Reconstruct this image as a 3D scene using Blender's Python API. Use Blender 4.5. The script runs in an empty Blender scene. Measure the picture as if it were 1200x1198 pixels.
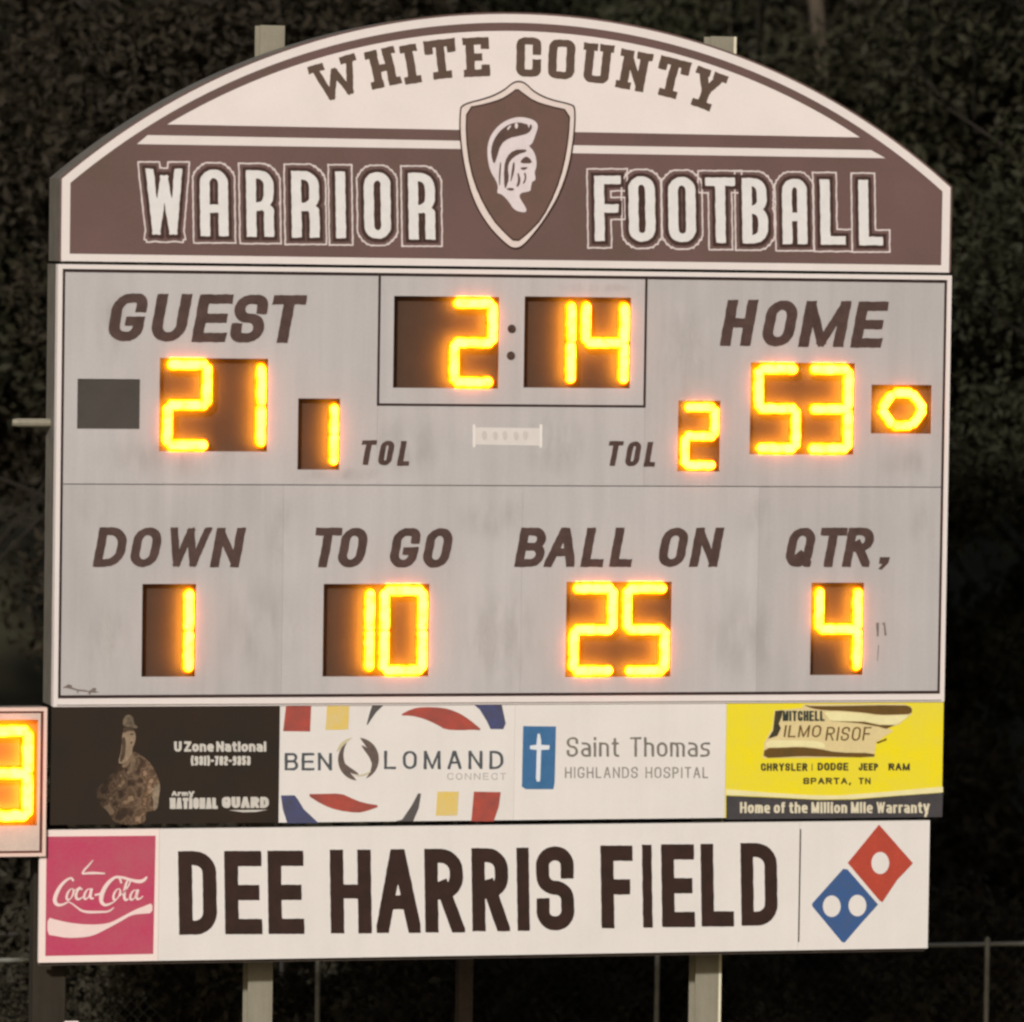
import bpy, bmesh, math, random
import numpy as np
from mathutils import Vector, Matrix

random.seed(7)
S = bpy.context.scene
COL = S.collection
# ------------------------------------------------------------------ camera, sky, sun
Z0 = 6.02                       # height of the middle of the score cabinet above the ground
YAW, CZ, AZ, EL, ROLL, FPX, DIST = 0.25634545, 2.09562011, 0.2566986, -0.04601396, 0.01458075, 7190.71, 50.0
CAM = np.array([-DIST * math.sin(YAW), -DIST * math.cos(YAW), CZ])
DV = np.array([math.sin(AZ) * math.cos(EL), math.cos(AZ) * math.cos(EL), math.sin(EL)])
RV = np.cross(DV, [0, 0, 1]); RV /= np.linalg.norm(RV); UV = np.cross(RV, DV)
_c, _s = math.cos(ROLL), math.sin(ROLL)
RV, UV = _c * RV + _s * UV, -_s * RV + _c * UV
cam_data = bpy.data.cameras.new('camera')
cam = bpy.data.objects.new('camera', cam_data); COL.objects.link(cam)
M4 = Matrix([[RV[0], UV[0], -DV[0], CAM[0]], [RV[1], UV[1], -DV[1], CAM[1]], [RV[2], UV[2], -DV[2], CAM[2] + Z0], [0, 0, 0, 1]])
cam.matrix_world = M4
cam_data.sensor_width = 36.0; cam_data.lens = FPX * 36 / 1200.0
cam_data.dof.use_dof = True; cam_data.dof.focus_distance = 50.0; cam_data.dof.aperture_fstop = 0.85
cam_data.clip_start = 0.5; cam_data.clip_end = 600
S.camera = cam

world = bpy.data.worlds.new('World'); S.world = world; world.use_nodes = True
SUN_TO = Vector((-0.62, -1.0, 0.50)).normalized()      # towards the light
wn = world.node_tree.nodes; sky = wn.new('ShaderNodeTexSky'); sky.sky_type = 'NISHITA'; sky.sun_disc = False; sky.dust_density = 4.0; sky.ozone_density = 0.4
sky.sun_elevation = math.asin(SUN_TO.z); sky.sun_rotation = math.atan2(SUN_TO.x, SUN_TO.y)
bg = wn['Background']; bg.inputs['Strength'].default_value = 0.045
world.node_tree.links.new(sky.outputs[0], bg.inputs[0])
sun_d = bpy.data.lights.new('sun', 'SUN'); sun_d.energy = 2.95; sun_d.angle = math.radians(2.5); sun_d.color = (1.0, 0.975, 0.955)
sun = bpy.data.objects.new('sun', sun_d); COL.objects.link(sun)
sun.rotation_euler = (-SUN_TO).to_track_quat('-Z', 'Y').to_euler(); sun.location = (-10, -20, 20)
S.view_settings.view_transform = 'Standard'; S.view_settings.look = 'None'; S.view_settings.exposure = 0; S.view_settings.gamma = 1
S.view_settings.use_curve_mapping = False
S.render.engine = 'CYCLES'
S.cycles.use_denoising = True; S.cycles.max_bounces = 5; S.cycles.filter_width = 2.6

# ------------------------------------------------------------------ helpers
def at(x, y, Y=0.0):
    """survey point (photo pixel) -> metres (X, Z above cabinet middle) on the vertical plane Y"""
    v = DV * FPX + RV * (x - 600) - UV * (y - 599)
    t = (Y - CAM[1]) / v[1]; P = CAM + v * t
    return float(P[0]), float(P[2])

def lin(c):
    return tuple(((v / 255) / 12.92 if v / 255 <= .04045 else ((v / 255 + .055) / 1.055) ** 2.4) for v in c)

MATS = {}
def mat(name, rgb, rough=.6, var=.12, scale=3.0, streak=0.0, metal=0.0, spec=.3, bump=0.0, fine=40.0, rgb2=None, gain=1.0):
    """procedural paint: base colour with broad blotches, fine grain and (optional) vertical rain streaks"""
    if name in MATS: return MATS[name]
    m = bpy.data.materials.new(name); m.use_nodes = True; MATS[name] = m
    N, L = m.node_tree.nodes, m.node_tree.links
    b = N['Principled BSDF']; b.inputs['Roughness'].default_value = rough; b.inputs['Metallic'].default_value = metal
    b.inputs['Specular IOR Level'].default_value = spec
    base = tuple(v * gain for v in lin(rgb)); alt = tuple(v * gain for v in lin(rgb2)) if rgb2 else tuple(v * (1 - 2.2 * var) for v in base)
    tc = N.new('ShaderNodeTexCoord')
    def noise(sc, vec, det=4, rg=.55):
        n = N.new('ShaderNodeTexNoise'); n.inputs['Scale'].default_value = sc; n.inputs['Detail'].default_value = det
        n.inputs['Roughness'].default_value = rg; L.new(vec, n.inputs['Vector']); return n.outputs['Fac']
    def mth(op, a, b2):
        n = N.new('ShaderNodeMath'); n.operation = op
        for i, q in ((0, a), (1, b2)):
            if hasattr(q, 'links'): L.new(q, n.inputs[i])
            else: n.inputs[i].default_value = q
        return n.outputs[0]
    v = tc.outputs['Object']
    f = mth('ADD', mth('MULTIPLY', noise(scale, v), .65), mth('MULTIPLY', noise(fine, v, 3), .35))
    if streak:
        mp = N.new('ShaderNodeMapping'); mp.inputs['Scale'].default_value = (1, 1, .07); L.new(v, mp.inputs['Vector'])
        st = noise(9.0, mp.outputs[0], 5, .6)
        f = mth('ADD', mth('MULTIPLY', f, 1 - streak), mth('MULTIPLY', st, streak))
    rp = N.new('ShaderNodeMapRange'); rp.inputs['From Min'].default_value = .33; rp.inputs['From Max'].default_value = .68
    L.new(f, rp.inputs['Value'])
    mx = N.new('ShaderNodeMix'); mx.data_type = 'RGBA'; L.new(rp.outputs[0], mx.inputs['Factor'])
    mx.inputs[6].default_value = (*base, 1); mx.inputs[7].default_value = (*alt, 1)
    L.new(mx.outputs[2], b.inputs['Base Color'])
    if bump:
        bp = N.new('ShaderNodeBump'); bp.inputs['Strength'].default_value = bump; bp.inputs['Distance'].default_value = .01
        L.new(f, bp.inputs['Height']); L.new(bp.outputs[0], b.inputs['Normal'])
    return m

def thing(name, label, cat, loc, group=None, rz=0.0):
    o = bpy.data.objects.new(name, None); COL.objects.link(o); o.location = loc; o.rotation_euler.z = rz
    o.empty_display_size = .2
    o['label'] = label; o['category'] = cat
    if group: o['group'] = group
    return o

def link_mesh(name, me, m, parent=None, label=None, kind=None):
    o = bpy.data.objects.new(name, me); COL.objects.link(o)
    if m: me.materials.append(m)
    if parent: o.parent = parent
    if label: o['label'] = label
    if kind: o['kind'] = kind
    return o

def root_of(p):
    loc = Vector((0, 0, 0))
    while p: loc += p.location; p = p.parent
    return loc

def bm_obj(name, bm, m, parent=None, label=None, kind=None, world_coords=True):
    if world_coords and parent:
        off = root_of(parent)
        for v in bm.verts: v.co -= off
    bmesh.ops.recalc_face_normals(bm, faces=bm.faces)
    me = bpy.data.meshes.new(name); bm.to_mesh(me); bm.free()
    return link_mesh(name, me, m, parent, label, kind)

def add_box(bm, x0, x1, y0, y1, z0, z1, bevel=0.0):
    vs = [bm.verts.new((x, y, z)) for x in (x0, x1) for y in (y0, y1) for z in (z0, z1)]
    q = [(0, 1, 3, 2), (4, 6, 7, 5), (0, 4, 5, 1), (2, 3, 7, 6), (0, 2, 6, 4), (1, 5, 7, 3)]
    fs = [bm.faces.new([vs[i] for i in f]) for f in q]
    if bevel:
        es = list({e for f in fs for e in f.edges})
        bmesh.ops.bevel(bm, geom=es, offset=bevel, segments=1, affect='EDGES')
    return fs

def box(name, x0, x1, y0, y1, z0, z1, m, parent=None, label=None, bevel=0.0, kind=None):
    """z relative to the cabinet middle"""
    bm = bmesh.new(); add_box(bm, x0, x1, y0, y1, z0 + Z0, z1 + Z0, bevel)
    return bm_obj(name, bm, m, parent, label, kind)

def add_tube(bm, pts, radii, n=8):
    rings = []
    for i, p in enumerate(pts):
        p = Vector(p)
        a = Vector(pts[max(i - 1, 0)]); c = Vector(pts[min(i + 1, len(pts) - 1)])
        d = (c - a).normalized(); s = d.cross(Vector((0, 0, 1)) if abs(d.z) < .9 else Vector((1, 0, 0))).normalized(); t = d.cross(s)
        rings.append([bm.verts.new(p + (s * math.cos(k * 2 * math.pi / n) + t * math.sin(k * 2 * math.pi / n)) * radii[i]) for k in range(n)])
    for a, b in zip(rings, rings[1:]):
        for k in range(n): bm.faces.new((a[k], a[(k + 1) % n], b[(k + 1) % n], b[k]))
    bm.faces.new(rings[0]); bm.faces.new(rings[-1][::-1])

SMALL = {'lettering', 'sticker_mark', 'sticker_edge', 'logo_script', 'helmet_detail', 'helmet_highlight', 'soldier_highlight', 'soldier_fold', 'soldier_shade', 'logo_underline', 'logo_ribbon'}
# --- flat print: loops of (X, Z) metres on the board plane become a thin filled sheet
def loops_obj(name, loops, m, parent, layer=0, thick=.001, Y=0.0, label=None):
    cu = bpy.data.curves.new(name, 'CURVE'); cu.dimensions = '2D'; cu.fill_mode = 'BOTH'; cu.extrude = thick / 2
    for lp in loops:
        if len(lp) < 3: continue
        sp = cu.splines.new('POLY'); sp.points.add(len(lp) - 1)
        sp.points.foreach_set('co', [c for p in lp for c in (p[0], p[1], 0, 1)]); sp.use_cyclic_u = True
    tmp = bpy.data.objects.new('tmp', cu); COL.objects.link(tmp)
    dg = bpy.context.evaluated_depsgraph_get()
    me = bpy.data.meshes.new_from_object(tmp.evaluated_get(dg))
    bpy.data.objects.remove(tmp); bpy.data.curves.remove(cu)
    n = len(me.vertices); co = np.empty(n * 3); me.vertices.foreach_get('co', co); co = co.reshape(-1, 3)
    off = root_of(parent) if parent else Vector((0, 0, 0))
    yb = Y - .0004 - layer * .0016 - thick / 2
    out = np.stack([co[:, 0] - off.x, -co[:, 2] + yb - off.y, co[:, 1] + Z0 - off.z], 1)
    me.vertices.foreach_set('co', out.ravel()); me.update(); me.name = name
    me.materials.clear()
    return link_mesh(name, me, m, parent, label, 'stuff' if name in SMALL else None)

def px(loops): return [[at(x, y) for x, y in lp] for lp in loops]
def chaikin(p, n=2):
    for _ in range(n):
        q = []
        for i in range(len(p)):
            a, b = p[i], p[(i + 1) % len(p)]
            q += [(a[0] * .75 + b[0] * .25, a[1] * .75 + b[1] * .25), (a[0] * .25 + b[0] * .75, a[1] * .25 + b[1] * .75)]
        p = q
    return p
def circ(x, y, r, n=20, ry=None): return [(x + r * math.cos(i * 2 * math.pi / n), y + (ry or r) * math.sin(i * 2 * math.pi / n)) for i in range(n)]
def zoomp(x0, y0, k, pts): return [(x0 + x * k, y0 + y * k) for x, y in pts]

# ------------------------------------------------------------------ lettering: stroke glyphs -> signed distance -> outlines
R1 = 1.0
UP = {
 'A': (1.0, [[(.45, 0), (0, 1)], [(.55, 0), (1, 1)], [(.2, .66), (.8, .66)]]),
 'B': (.95, [[(0, 0), (.93, 0, R1), (.93, .48, R1), (0, .48)], [(0, .48), (1, .48, R1), (1, 1, R1), (0, 1)], [(0, 0), (0, 1)]]),
 'C': (.95, [[(1, .3), (1, 0, R1), (0, 0, R1), (0, 1, R1), (1, 1, R1), (1, .7)]]),
 'D': (1.0, [[(0, 0), (1, 0, R1), (1, 1, R1), (0, 1)], [(0, 0), (0, 1)]]),
 'E': (.88, [[(0, 0), (0, 1)], [(0, 0), (1, 0)], [(0, .5), (.9, .5)], [(0, 1), (1, 1)]]),
 'F': (.85, [[(0, 0), (0, 1)], [(0, 0), (1, 0)], [(0, .5), (.85, .5)]]),
 'G': (1.0, [[(1, .25), (1, 0, R1), (0, 0, R1), (0, 1, R1), (1, 1, R1), (1, .6)], [(.66, .6), (1, .6)]]),
 'H': (.98, [[(0, 0), (0, 1)], [(1, 0), (1, 1)], [(0, .5), (1, .5)]]),
 'I': (0, [[(0, 0), (0, 1)]]),
 'J': (.8, [[(1, 0), (1, 1, R1), (0, 1, R1), (0, .7)]]),
 'K': (1.0, [[(0, 0), (0, 1)], [(1, 0), (0, .6)], [(.3, .4), (1, 1)]]),
 'L': (.8, [[(0, 0), (0, 1)], [(0, 1), (1, 1)]]),
 'M': (1.25, [[(0, 0), (0, 1)], [(1, 0), (1, 1)], [(0.03, 0), (.5, 1)], [(.97, 0), (.5, 1)]]),
 'N': (1.0, [[(0, 0), (0, 1)], [(1, 0), (1, 1)], [(0.02, 0), (.98, 1)]]),
 'O': (1.0, [['c', (0, 0, R1), (1, 0, R1), (1, 1, R1), (0, 1, R1)]]),
 'P': (.9, [[(0, 0), (0, 1)], [(0, 0), (1, 0, R1), (1, .55, R1), (0, .55)]]),
 'Q': (1.0, [['c', (0, 0, R1), (1, 0, R1), (1, 1, R1), (0, 1, R1)], [(.72, .84), (1.0, 1.0)]]),
 'R': (.98, [[(0, 0), (0, 1)], [(0, 0), (1, 0, R1), (1, .52, R1), (0, .52)], [(.5, .52), (1, 1)]]),
 'S': (.95, [[(1, .26), (1, 0, R1), (0, 0, R1), (0, .49, R1), (1, .49, R1), (1, 1, R1), (0, 1, R1), (0, .74)]]),
 'T': (.92, [[(.5, 0), (.5, 1)], [(0, 0), (1, 0)]]),
 'U': (.98, [[(0, 0), (0, 1, R1), (1, 1, R1), (1, 0)]]),
 'V': (1.0, [[(0, 0), (.5, 1)], [(1, 0), (.5, 1)]]),
 'W': (1.4, [[(0, 0), (.25, 1)], [(.5, 0), (.25, 1)], [(.5, 0), (.75, 1)], [(1, 0), (.75, 1)]]),
 'X': (1.0, [[(0, 0), (1, 1)], [(1, 0), (0, 1)]]),
 'Y': (1.0, [[(0, 0), (.5, .52)], [(1, 0), (.5, .52)], [(.5, .5), (.5, 1)]]),
 'Z': (.9, [[(0, 0), (1, 0)], [(1, 0), (0, 1)], [(0, 1), (1, 1)]]),
 '(': (.3, [[(1, -.05), (0, .2, R1), (0, .8, R1), (1, 1.05)]]), ')': (.3, [[(0, -.05), (1, .2, R1), (1, .8, R1), (0, 1.05)]]),
 '-': (.4, [[(0, .52), (1, .52)]]), '.': (0, [[(0, 1), (0, 1.01)]]), '|': (0, [[(0, 0), (0, 1.05)]]),
 ',': (0.12, [[(1, .98), (1, 1.02), (0, 1.22)]]),
 '0': (.9, [['c', (0, 0, R1), (1, 0, R1), (1, 1, R1), (0, 1, R1)]]), '1': (0, [[(0, 0), (0, 1)]]),
 '2': (.9, [[(0, .2), (0, 0, R1), (1, 0, R1), (1, .5, R1), (0, .6, R1), (0, 1), (1, 1)]]),
 '3': (.9, [[(0, .1), (0, 0, R1), (1, 0, R1), (1, .48, R1), (.3, .48)], [(.3, .48), (1, .48, R1), (1, 1, R1), (0, 1, R1), (0, .8)]]),
 '5': (.9, [[(1, 0), (0, 0), (0, .42), (1, .42, R1), (1, 1, R1), (0, 1, R1), (0, .85)]]),
 '7': (.9, [[(0, 0), (1, 0)], [(1, 0), (.35, 1)]]),
 '9': (.9, [[(1, .5), (0, .5, R1), (0, 0, R1), (1, 0, R1), (1, 1, R1), (0, 1)]]),
}
LO = {
 'a': (.8, [[(.1, .3), (1, .3, R1), (1, 1)], [(1, .62), (0, .62, R1), (0, 1, R1), (1, 1)]]),
 'e': (.8, [[(0, .65), (1, .65), (1, .3, R1), (0, .3, R1), (0, 1, R1), (.9, 1)]]),
 'f': (.4, [[(1, 0), (.3, 0, R1), (.3, 1)], [(0, .32), (1, .32)]]),
 'h': (.8, [[(0, 0), (0, 1)], [(0, .45), (0, .3, R1), (1, .3, R1), (1, 1)]]),
 'i': (0, [[(0, .3), (0, 1)], [(0, 0), (0, .06)]]), 'l': (0, [[(0, 0), (0, 1)]]),
 'm': (1.3, [[(0, .3), (0, 1)], [(0, .3), (.5, .3, R1), (.5, 1)], [(.5, .3), (1, .3, R1), (1, 1)]]),
 'n': (.8, [[(0, .3), (0, 1)], [(0, .45), (0, .3, R1), (1, .3, R1), (1, 1)]]),
 'o': (.85, [['c', (0, .3, R1), (1, .3, R1), (1, 1, R1), (0, 1, R1)]]),
 'r': (.45, [[(0, .3), (0, 1)], [(0, .5), (0, .3, R1), (1, .3)]]),
 's': (.75, [[(1, .3), (0, .3, R1), (0, .64, R1), (1, .64, R1), (1, 1, R1), (0, 1)]]),
 't': (.5, [[(.4, .05), (.4, 1, R1), (1, 1)], [(0, .3), (1, .3)]]),
 'y': (.8, [[(0, .3), (.5, 1)], [(1, .3), (.3, 1.3)]]), 'u': (.8, [[(0, .3), (0, 1, R1), (1, 1, R1), (1, .3)], [(1, .3), (1, 1)]]),
 'd': (.8, [[(1, 0), (1, 1)], ['c', (0, .3, R1), (1, .3, R1), (1, 1, R1), (0, 1, R1)]]),
 'w': (1.2, [[(0, .3), (.25, 1)], [(.5, .3), (.25, 1)], [(.5, .3), (.75, 1)], [(1, .3), (.75, 1)]]),
}
SLAB = {   # block letters with slab feet
 'W': [[(.06, 0), (.27, 1)], [(.5, .25), (.27, 1)], [(.5, .25), (.73, 1)], [(.94, 0), (.73, 1)], [(0, 0), (.2, 0)], [(.8, 0), (1, 0)]],
 'H': [[(.18, 0), (.18, 1)], [(.82, 0), (.82, 1)], [(.18, .5), (.82, .5)], [(0, 0), (.2, 0)], [(.8, 0), (1, 0)], [(0, 1), (.2, 1)], [(.8, 1), (1, 1)]],
 'I': [[(.5, 0), (.5, 1)], [(0, 0), (1, 0)], [(0, 1), (1, 1)]],
 'T': [[(.5, 0), (.5, 1)], [(0, 0), (1, 0)], [(0, 0), (0, .2)], [(1, 0), (1, .2)], [(.28, 1), (.72, 1)]],
 'E': [[(.16, 0), (.16, 1)], [(0, 0), (1, 0)], [(.16, .5), (.6, .5)], [(0, 1), (1, 1)], [(1, 0), (1, .14)], [(1, 1), (1, .86)]],
 'C': [[(1, .32), (1, 0, .5), (0, 0, .5), (0, 1, .5), (1, 1, .5), (1, .68)]],
 'O': [['c', (0, 0, .5), (1, 0, .5), (1, 1, .5), (0, 1, .5)]],
 'U': [[(.12, 0), (.12, 1, .5), (.88, 1, .5), (.88, 0)], [(0, 0), (.26, 0)], [(.74, 0), (1, 0)]],
 'N': [[(.15, 0), (.15, 1)], [(.85, 0), (.85, 1)], [(.15, 0), (.85, 1)], [(0, 0), (.2, 0)], [(.7, 0), (1, 0)], [(0, 1), (.3, 1)]],
 'Y': [[(.1, 0), (.5, .55)], [(.9, 0), (.5, .55)], [(.5, .5), (.5, 1)], [(0, 0), (.24, 0)], [(.76, 0), (1, 0)], [(.26, 1), (.74, 1)]],
}

def round_poly(pts, closed, k=7):
    n = len(pts); out = []
    for i, p in enumerate(pts):
        r = p[2] if len(p) > 2 else 0
        if r and (closed or 0 < i < n - 1):
            a = np.array(pts[i - 1][:2]); b = np.array(p[:2]); c = np.array(pts[(i + 1) % n][:2])
            la, lc = np.linalg.norm(a - b), np.linalg.norm(c - b)
            fa = .5 if (len(pts[i - 1]) > 2 and pts[i - 1][2]) else .62
            fc = .5 if (len(pts[(i + 1) % n]) > 2 and pts[(i + 1) % n][2]) else .62
            rr = min(la * fa, lc * fc) * min(r, 1) if r > 0.1 else r
            if r >= 1: rr = min(la * fa, lc * fc)
            A = b + (a - b) / la * rr; Cc = b + (c - b) / lc * rr
            for t in np.linspace(0, 1, k):
                # circular-like quadratic/superellipse blend
                th = t * math.pi / 2
                out.append(tuple(A + (b - A) * math.sin(th) + (Cc - b) * (1 - math.cos(th))))
        else: out.append(tuple(p[:2]))
    return out

def glyph_field(strokes, w, h, wv, wh, step, clip=True, pad=0.0, desc=0.0, thin=0):
    """SDF of a glyph of w x h pixels (centred at origin, y down)"""
    m = 2 * step + 2 + pad; 
    ax = np.arange(-w / 2 - m, w / 2 + m + step, step); ay = np.arange(-h / 2 - m, h / 2 + m + desc * h + step, step)
    X, Yg = np.meshgrid(ax, ay); F = np.full(X.shape, 1e3)
    ends = [p[:2] for st in strokes if st[0] != 'c' for p in (st[0], st[-1])]
    for st in strokes:
        closed = st[0] == 'c'; raw = st[1:] if closed else st
        loc = [(-w / 2 + wv / 2 + p[0] * (w - wv), -h / 2 + wh / 2 + p[1] * (h - wh)) + tuple(p[2:]) for p in raw]
        P = round_poly(loc, closed)
        segs = list(zip(P, P[1:])) + ([(P[-1], P[0])] if closed else [])
        for i, (a, b) in enumerate(segs):
            dx, dy = b[0] - a[0], b[1] - a[1]; ln = math.hypot(dx, dy)
            if ln < 1e-6: continue
            ux, uy = dx / ln, dy / ln; hw = (wv * uy * uy + wh * ux * ux) / 2
            diag = abs(ux) > .08 and abs(uy) > .08
            if diag and thin: hw *= thin
            cap = hw * (1.9 if diag and len(P) == 2 else (1 if not diag else .9))
            e0 = cap if (i == 0 and not closed) else 0; e1 = cap if (i == len(segs) - 1 and not closed) else 0
            if diag and len(P) == 2:
                if ends.count(raw[0][:2]) > 1: e0 = hw * .8
                if ends.count(raw[-1][:2]) > 1: e1 = hw * .8
            other = (wh * uy * uy + wv * ux * ux) / 2
            if not diag:
                e0 = other if e0 else 0; e1 = other if e1 else 0
            s = (X - a[0]) * ux + (Yg - a[1]) * uy; t = np.abs(-(X - a[0]) * uy + (Yg - a[1]) * ux) - hw
            q = np.maximum(-e0 - s, s - ln - e1)
            d = np.maximum(q, t)
            F = np.minimum(F, d)
            if i or closed:
                F = np.minimum(F, np.hypot(X - a[0], Yg - a[1]) - hw)
    if clip:
        qx = np.abs(X) - w / 2; qy = np.abs(Yg) - h / 2
        F = np.maximum(F, np.maximum(qx, qy))
    return ax, ay, F

def contours(ax, ay, F, level=0.0, tol=.06):
    G = F - level; G[G == 0] = 1e-9; I = G < 0
    H, W = G.shape; nxt = {}
    c = I[:-1, :-1] * 1 + I[:-1, 1:] * 2 + I[1:, 1:] * 4 + I[1:, :-1] * 8
    # edges: 0 top 1 right 2 bottom 3 left ; direction keeps inside on one side
    T = {1: [(3, 0)], 2: [(0, 1)], 3: [(3, 1)], 4: [(1, 2)], 5: [(3, 0), (1, 2)], 6: [(0, 2)], 7: [(3, 2)], 8: [(2, 3)], 9: [(2, 0)],
         10: [(0, 1), (2, 3)], 11: [(2, 1)], 12: [(1, 3)], 13: [(1, 0)], 14: [(0, 3)]}
    def key(j, i, e):
        return (j, i, 0) if e == 0 else (j, i + 1, 1) if e == 1 else (j + 1, i, 0) if e == 2 else (j, i, 1)
    def pt(k):
        j, i, v = k
        if v == 0: a, b = G[j, i], G[j, i + 1]; t = a / (a - b); return (ax[i] + t * (ax[i + 1] - ax[i]), ay[j])
        a, b = G[j, i], G[j + 1, i]; t = a / (a - b); return (ax[i], ay[j] + t * (ay[j + 1] - ay[j]))
    for j, i in zip(*np.nonzero((c > 0) & (c < 15))):
        for e0, e1 in T[int(c[j, i])]: nxt[key(j, i, e0)] = key(j, i, e1)
    out = []
    while nxt:
        k0, k = nxt.popitem(); lp = [k0]
        while k != k0 and k in nxt: lp.append(k); k = nxt.pop(k)
        P = [pt(q) for q in lp]
        P = simplify(P, tol)
        if len(P) > 2: out.append(P)
    return out

def simplify(P, tol):
    n = len(P)
    if n < 8: return P
    A = np.array(P); far = int(np.argmax(((A - A[0]) ** 2).sum(1)))
    def dp(i, j):
        if j - i < 2: return [i]
        a, b = A[i], A[j % n]; d = b - a; L = math.hypot(*d) or 1e-9
        q = A[i + 1:j]; dist = np.abs((q[:, 0] - a[0]) * d[1] - (q[:, 1] - a[1]) * d[0]) / L
        k = int(dist.argmax())
        if dist[k] < tol: return [i]
        k += i + 1; return dp(i, k) + dp(k, j)
    idx = dp(0, far) + dp(far, n)
    return [P[i] for i in idx]

def letter(ch, cx, cy, w, h, wv, wh, skew=0.0, rot=0.0, font=None, step=.5, level=0.0, ring=None, shear=0.0, worn=None):
    """outline loops in photo pixels"""
    font = font or UP
    worn = (.16 if h > 90 else .26 if h > 40 else .18 if h > 20 else .1) if worn is None else worn
    g = font[ch]; strokes = g[1] if isinstance(g, tuple) else g
    low = any(p[1] > 1.02 or p[1] < 0 for s in strokes for p in s if not isinstance(p, str))
    pad = (level if level > 0 else 0) + (ring[0] + ring[1] if ring else 0)
    ax, ay, F = glyph_field(strokes, w, h, wv, wh, step, clip=not low, pad=pad + 1, desc=.3 if low else 0, thin=.84 if ch in 'MNW' else 0)
    if worn:      # worn vinyl: edges wander by a fraction of a pixel
        q = cx * 1.7 + cy; XX, YY = np.meshgrid(ax, ay)
        F = F + worn * (np.sin(XX * .31 + q) * np.sin(YY * .23 + q * 1.3) + .6 * np.sin(XX * .7 - YY * .53 + q * 2.1))
    if ring: F = np.abs(F - ring[0]) - ring[1]
    cs = contours(ax, ay, F, level, tol=.1 * step / .5)
    ca, sa = math.cos(rot), math.sin(rot); out = []
    for lp in cs:
        q = []
        for x, y in lp:
            x2 = x - skew * y; y2 = y + shear * x2
            q.append((cx + x2 * ca - y2 * sa, cy + x2 * sa + y2 * ca))
        out.append(q)
    return out

def row(txt, x0, x1, yt, yb, wv, wh, gap=2.0, space=None, skew=0.0, drift=0.0, step=.4, kcap=1.0):
    """a line of lettering fitted between x0 and x1"""
    F = dict(UP); F.update(LO); h = yb - yt; space = space if space is not None else h * .35
    fix = 0; k = 0
    for i, ch in enumerate(txt):
        if ch == ' ': fix += space - gap; continue
        fix += gap + wv; k += F[ch][0]
    fix -= gap; K = (x1 - x0 - fix) / max(k, .01); x = x0; out = []
    for ch in txt:
        if ch == ' ': x += space - gap; continue
        w = wv + F[ch][0] * K
        cy = (yt + yb) / 2 + drift * (x + w / 2 - x0)
        out += letter(ch, x + w / 2, cy, w, h, wv, wh, skew=skew, font=F, step=step)
        x += w + gap
    return out

# ------------------------------------------------------------------ paints (base colours; the dull steel has shade mixed in)
WHITE = mat('white_paint', (228, 218, 213), var=.035, streak=.35, scale=2)
FACE = mat('weathered_light_grey_face', (192, 187, 185), rough=.55, var=.085, streak=.4, scale=1.2, bump=.05)
FACE2 = mat('weathered_grey_face_duller', (187, 182, 180), rough=.55, var=.09, streak=.45, scale=1.5, bump=.05)
BLACKLINE = mat('dark_line_paint', (52, 34, 30), var=.15)
BROWN = mat('maroon_brown_vinyl', (112, 86, 83), rough=.5, var=.07, scale=1.6, rgb2=(99, 80, 72))
BROWN2 = mat('brown_vinyl_lettering', (100, 78, 70), rough=.5, var=.10, scale=7, rgb2=(84, 70, 56))
DKBROWN = mat('dark_brown_vinyl', (72, 50, 44), rough=.5, var=.12, scale=8)
LETTER = mat('faded_brown_letter', (88, 68, 62), rough=.55, var=.14, scale=9, rgb2=(66, 50, 45))
NAMEL = mat('dark_name_lettering', (60, 38, 34), rough=.5, var=.14, scale=8, rgb2=(44, 33, 24))
SIDE = mat('aged_grey_cabinet_metal', (122, 116, 106), rough=.55, var=.2, streak=.3, scale=4)
SIGNW = mat('white_sign_sheet', (228, 222, 216), rough=.45, var=.045, streak=.25, scale=1.8)
STEEL = mat('galvanised_steel', (150, 144, 126), rough=.55, var=.14, streak=.5, scale=5, metal=.1)
DKSTEEL = mat('shade_toned_steel', (96, 84, 76), rough=.7, var=.2, scale=6)  # darkened so the dim rear post carries its shade in the colour
WOODP = mat('weathered_timber', (104, 90, 70), rough=.85, var=.25, streak=.6, scale=5)
TRAY = mat('digit_bay_dark', (76, 56, 42), rough=.6, var=.08, scale=6)
TRAYOFF = mat('digit_cover_dark_grey', (76, 71, 66), rough=.5, var=.08, scale=8)

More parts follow.
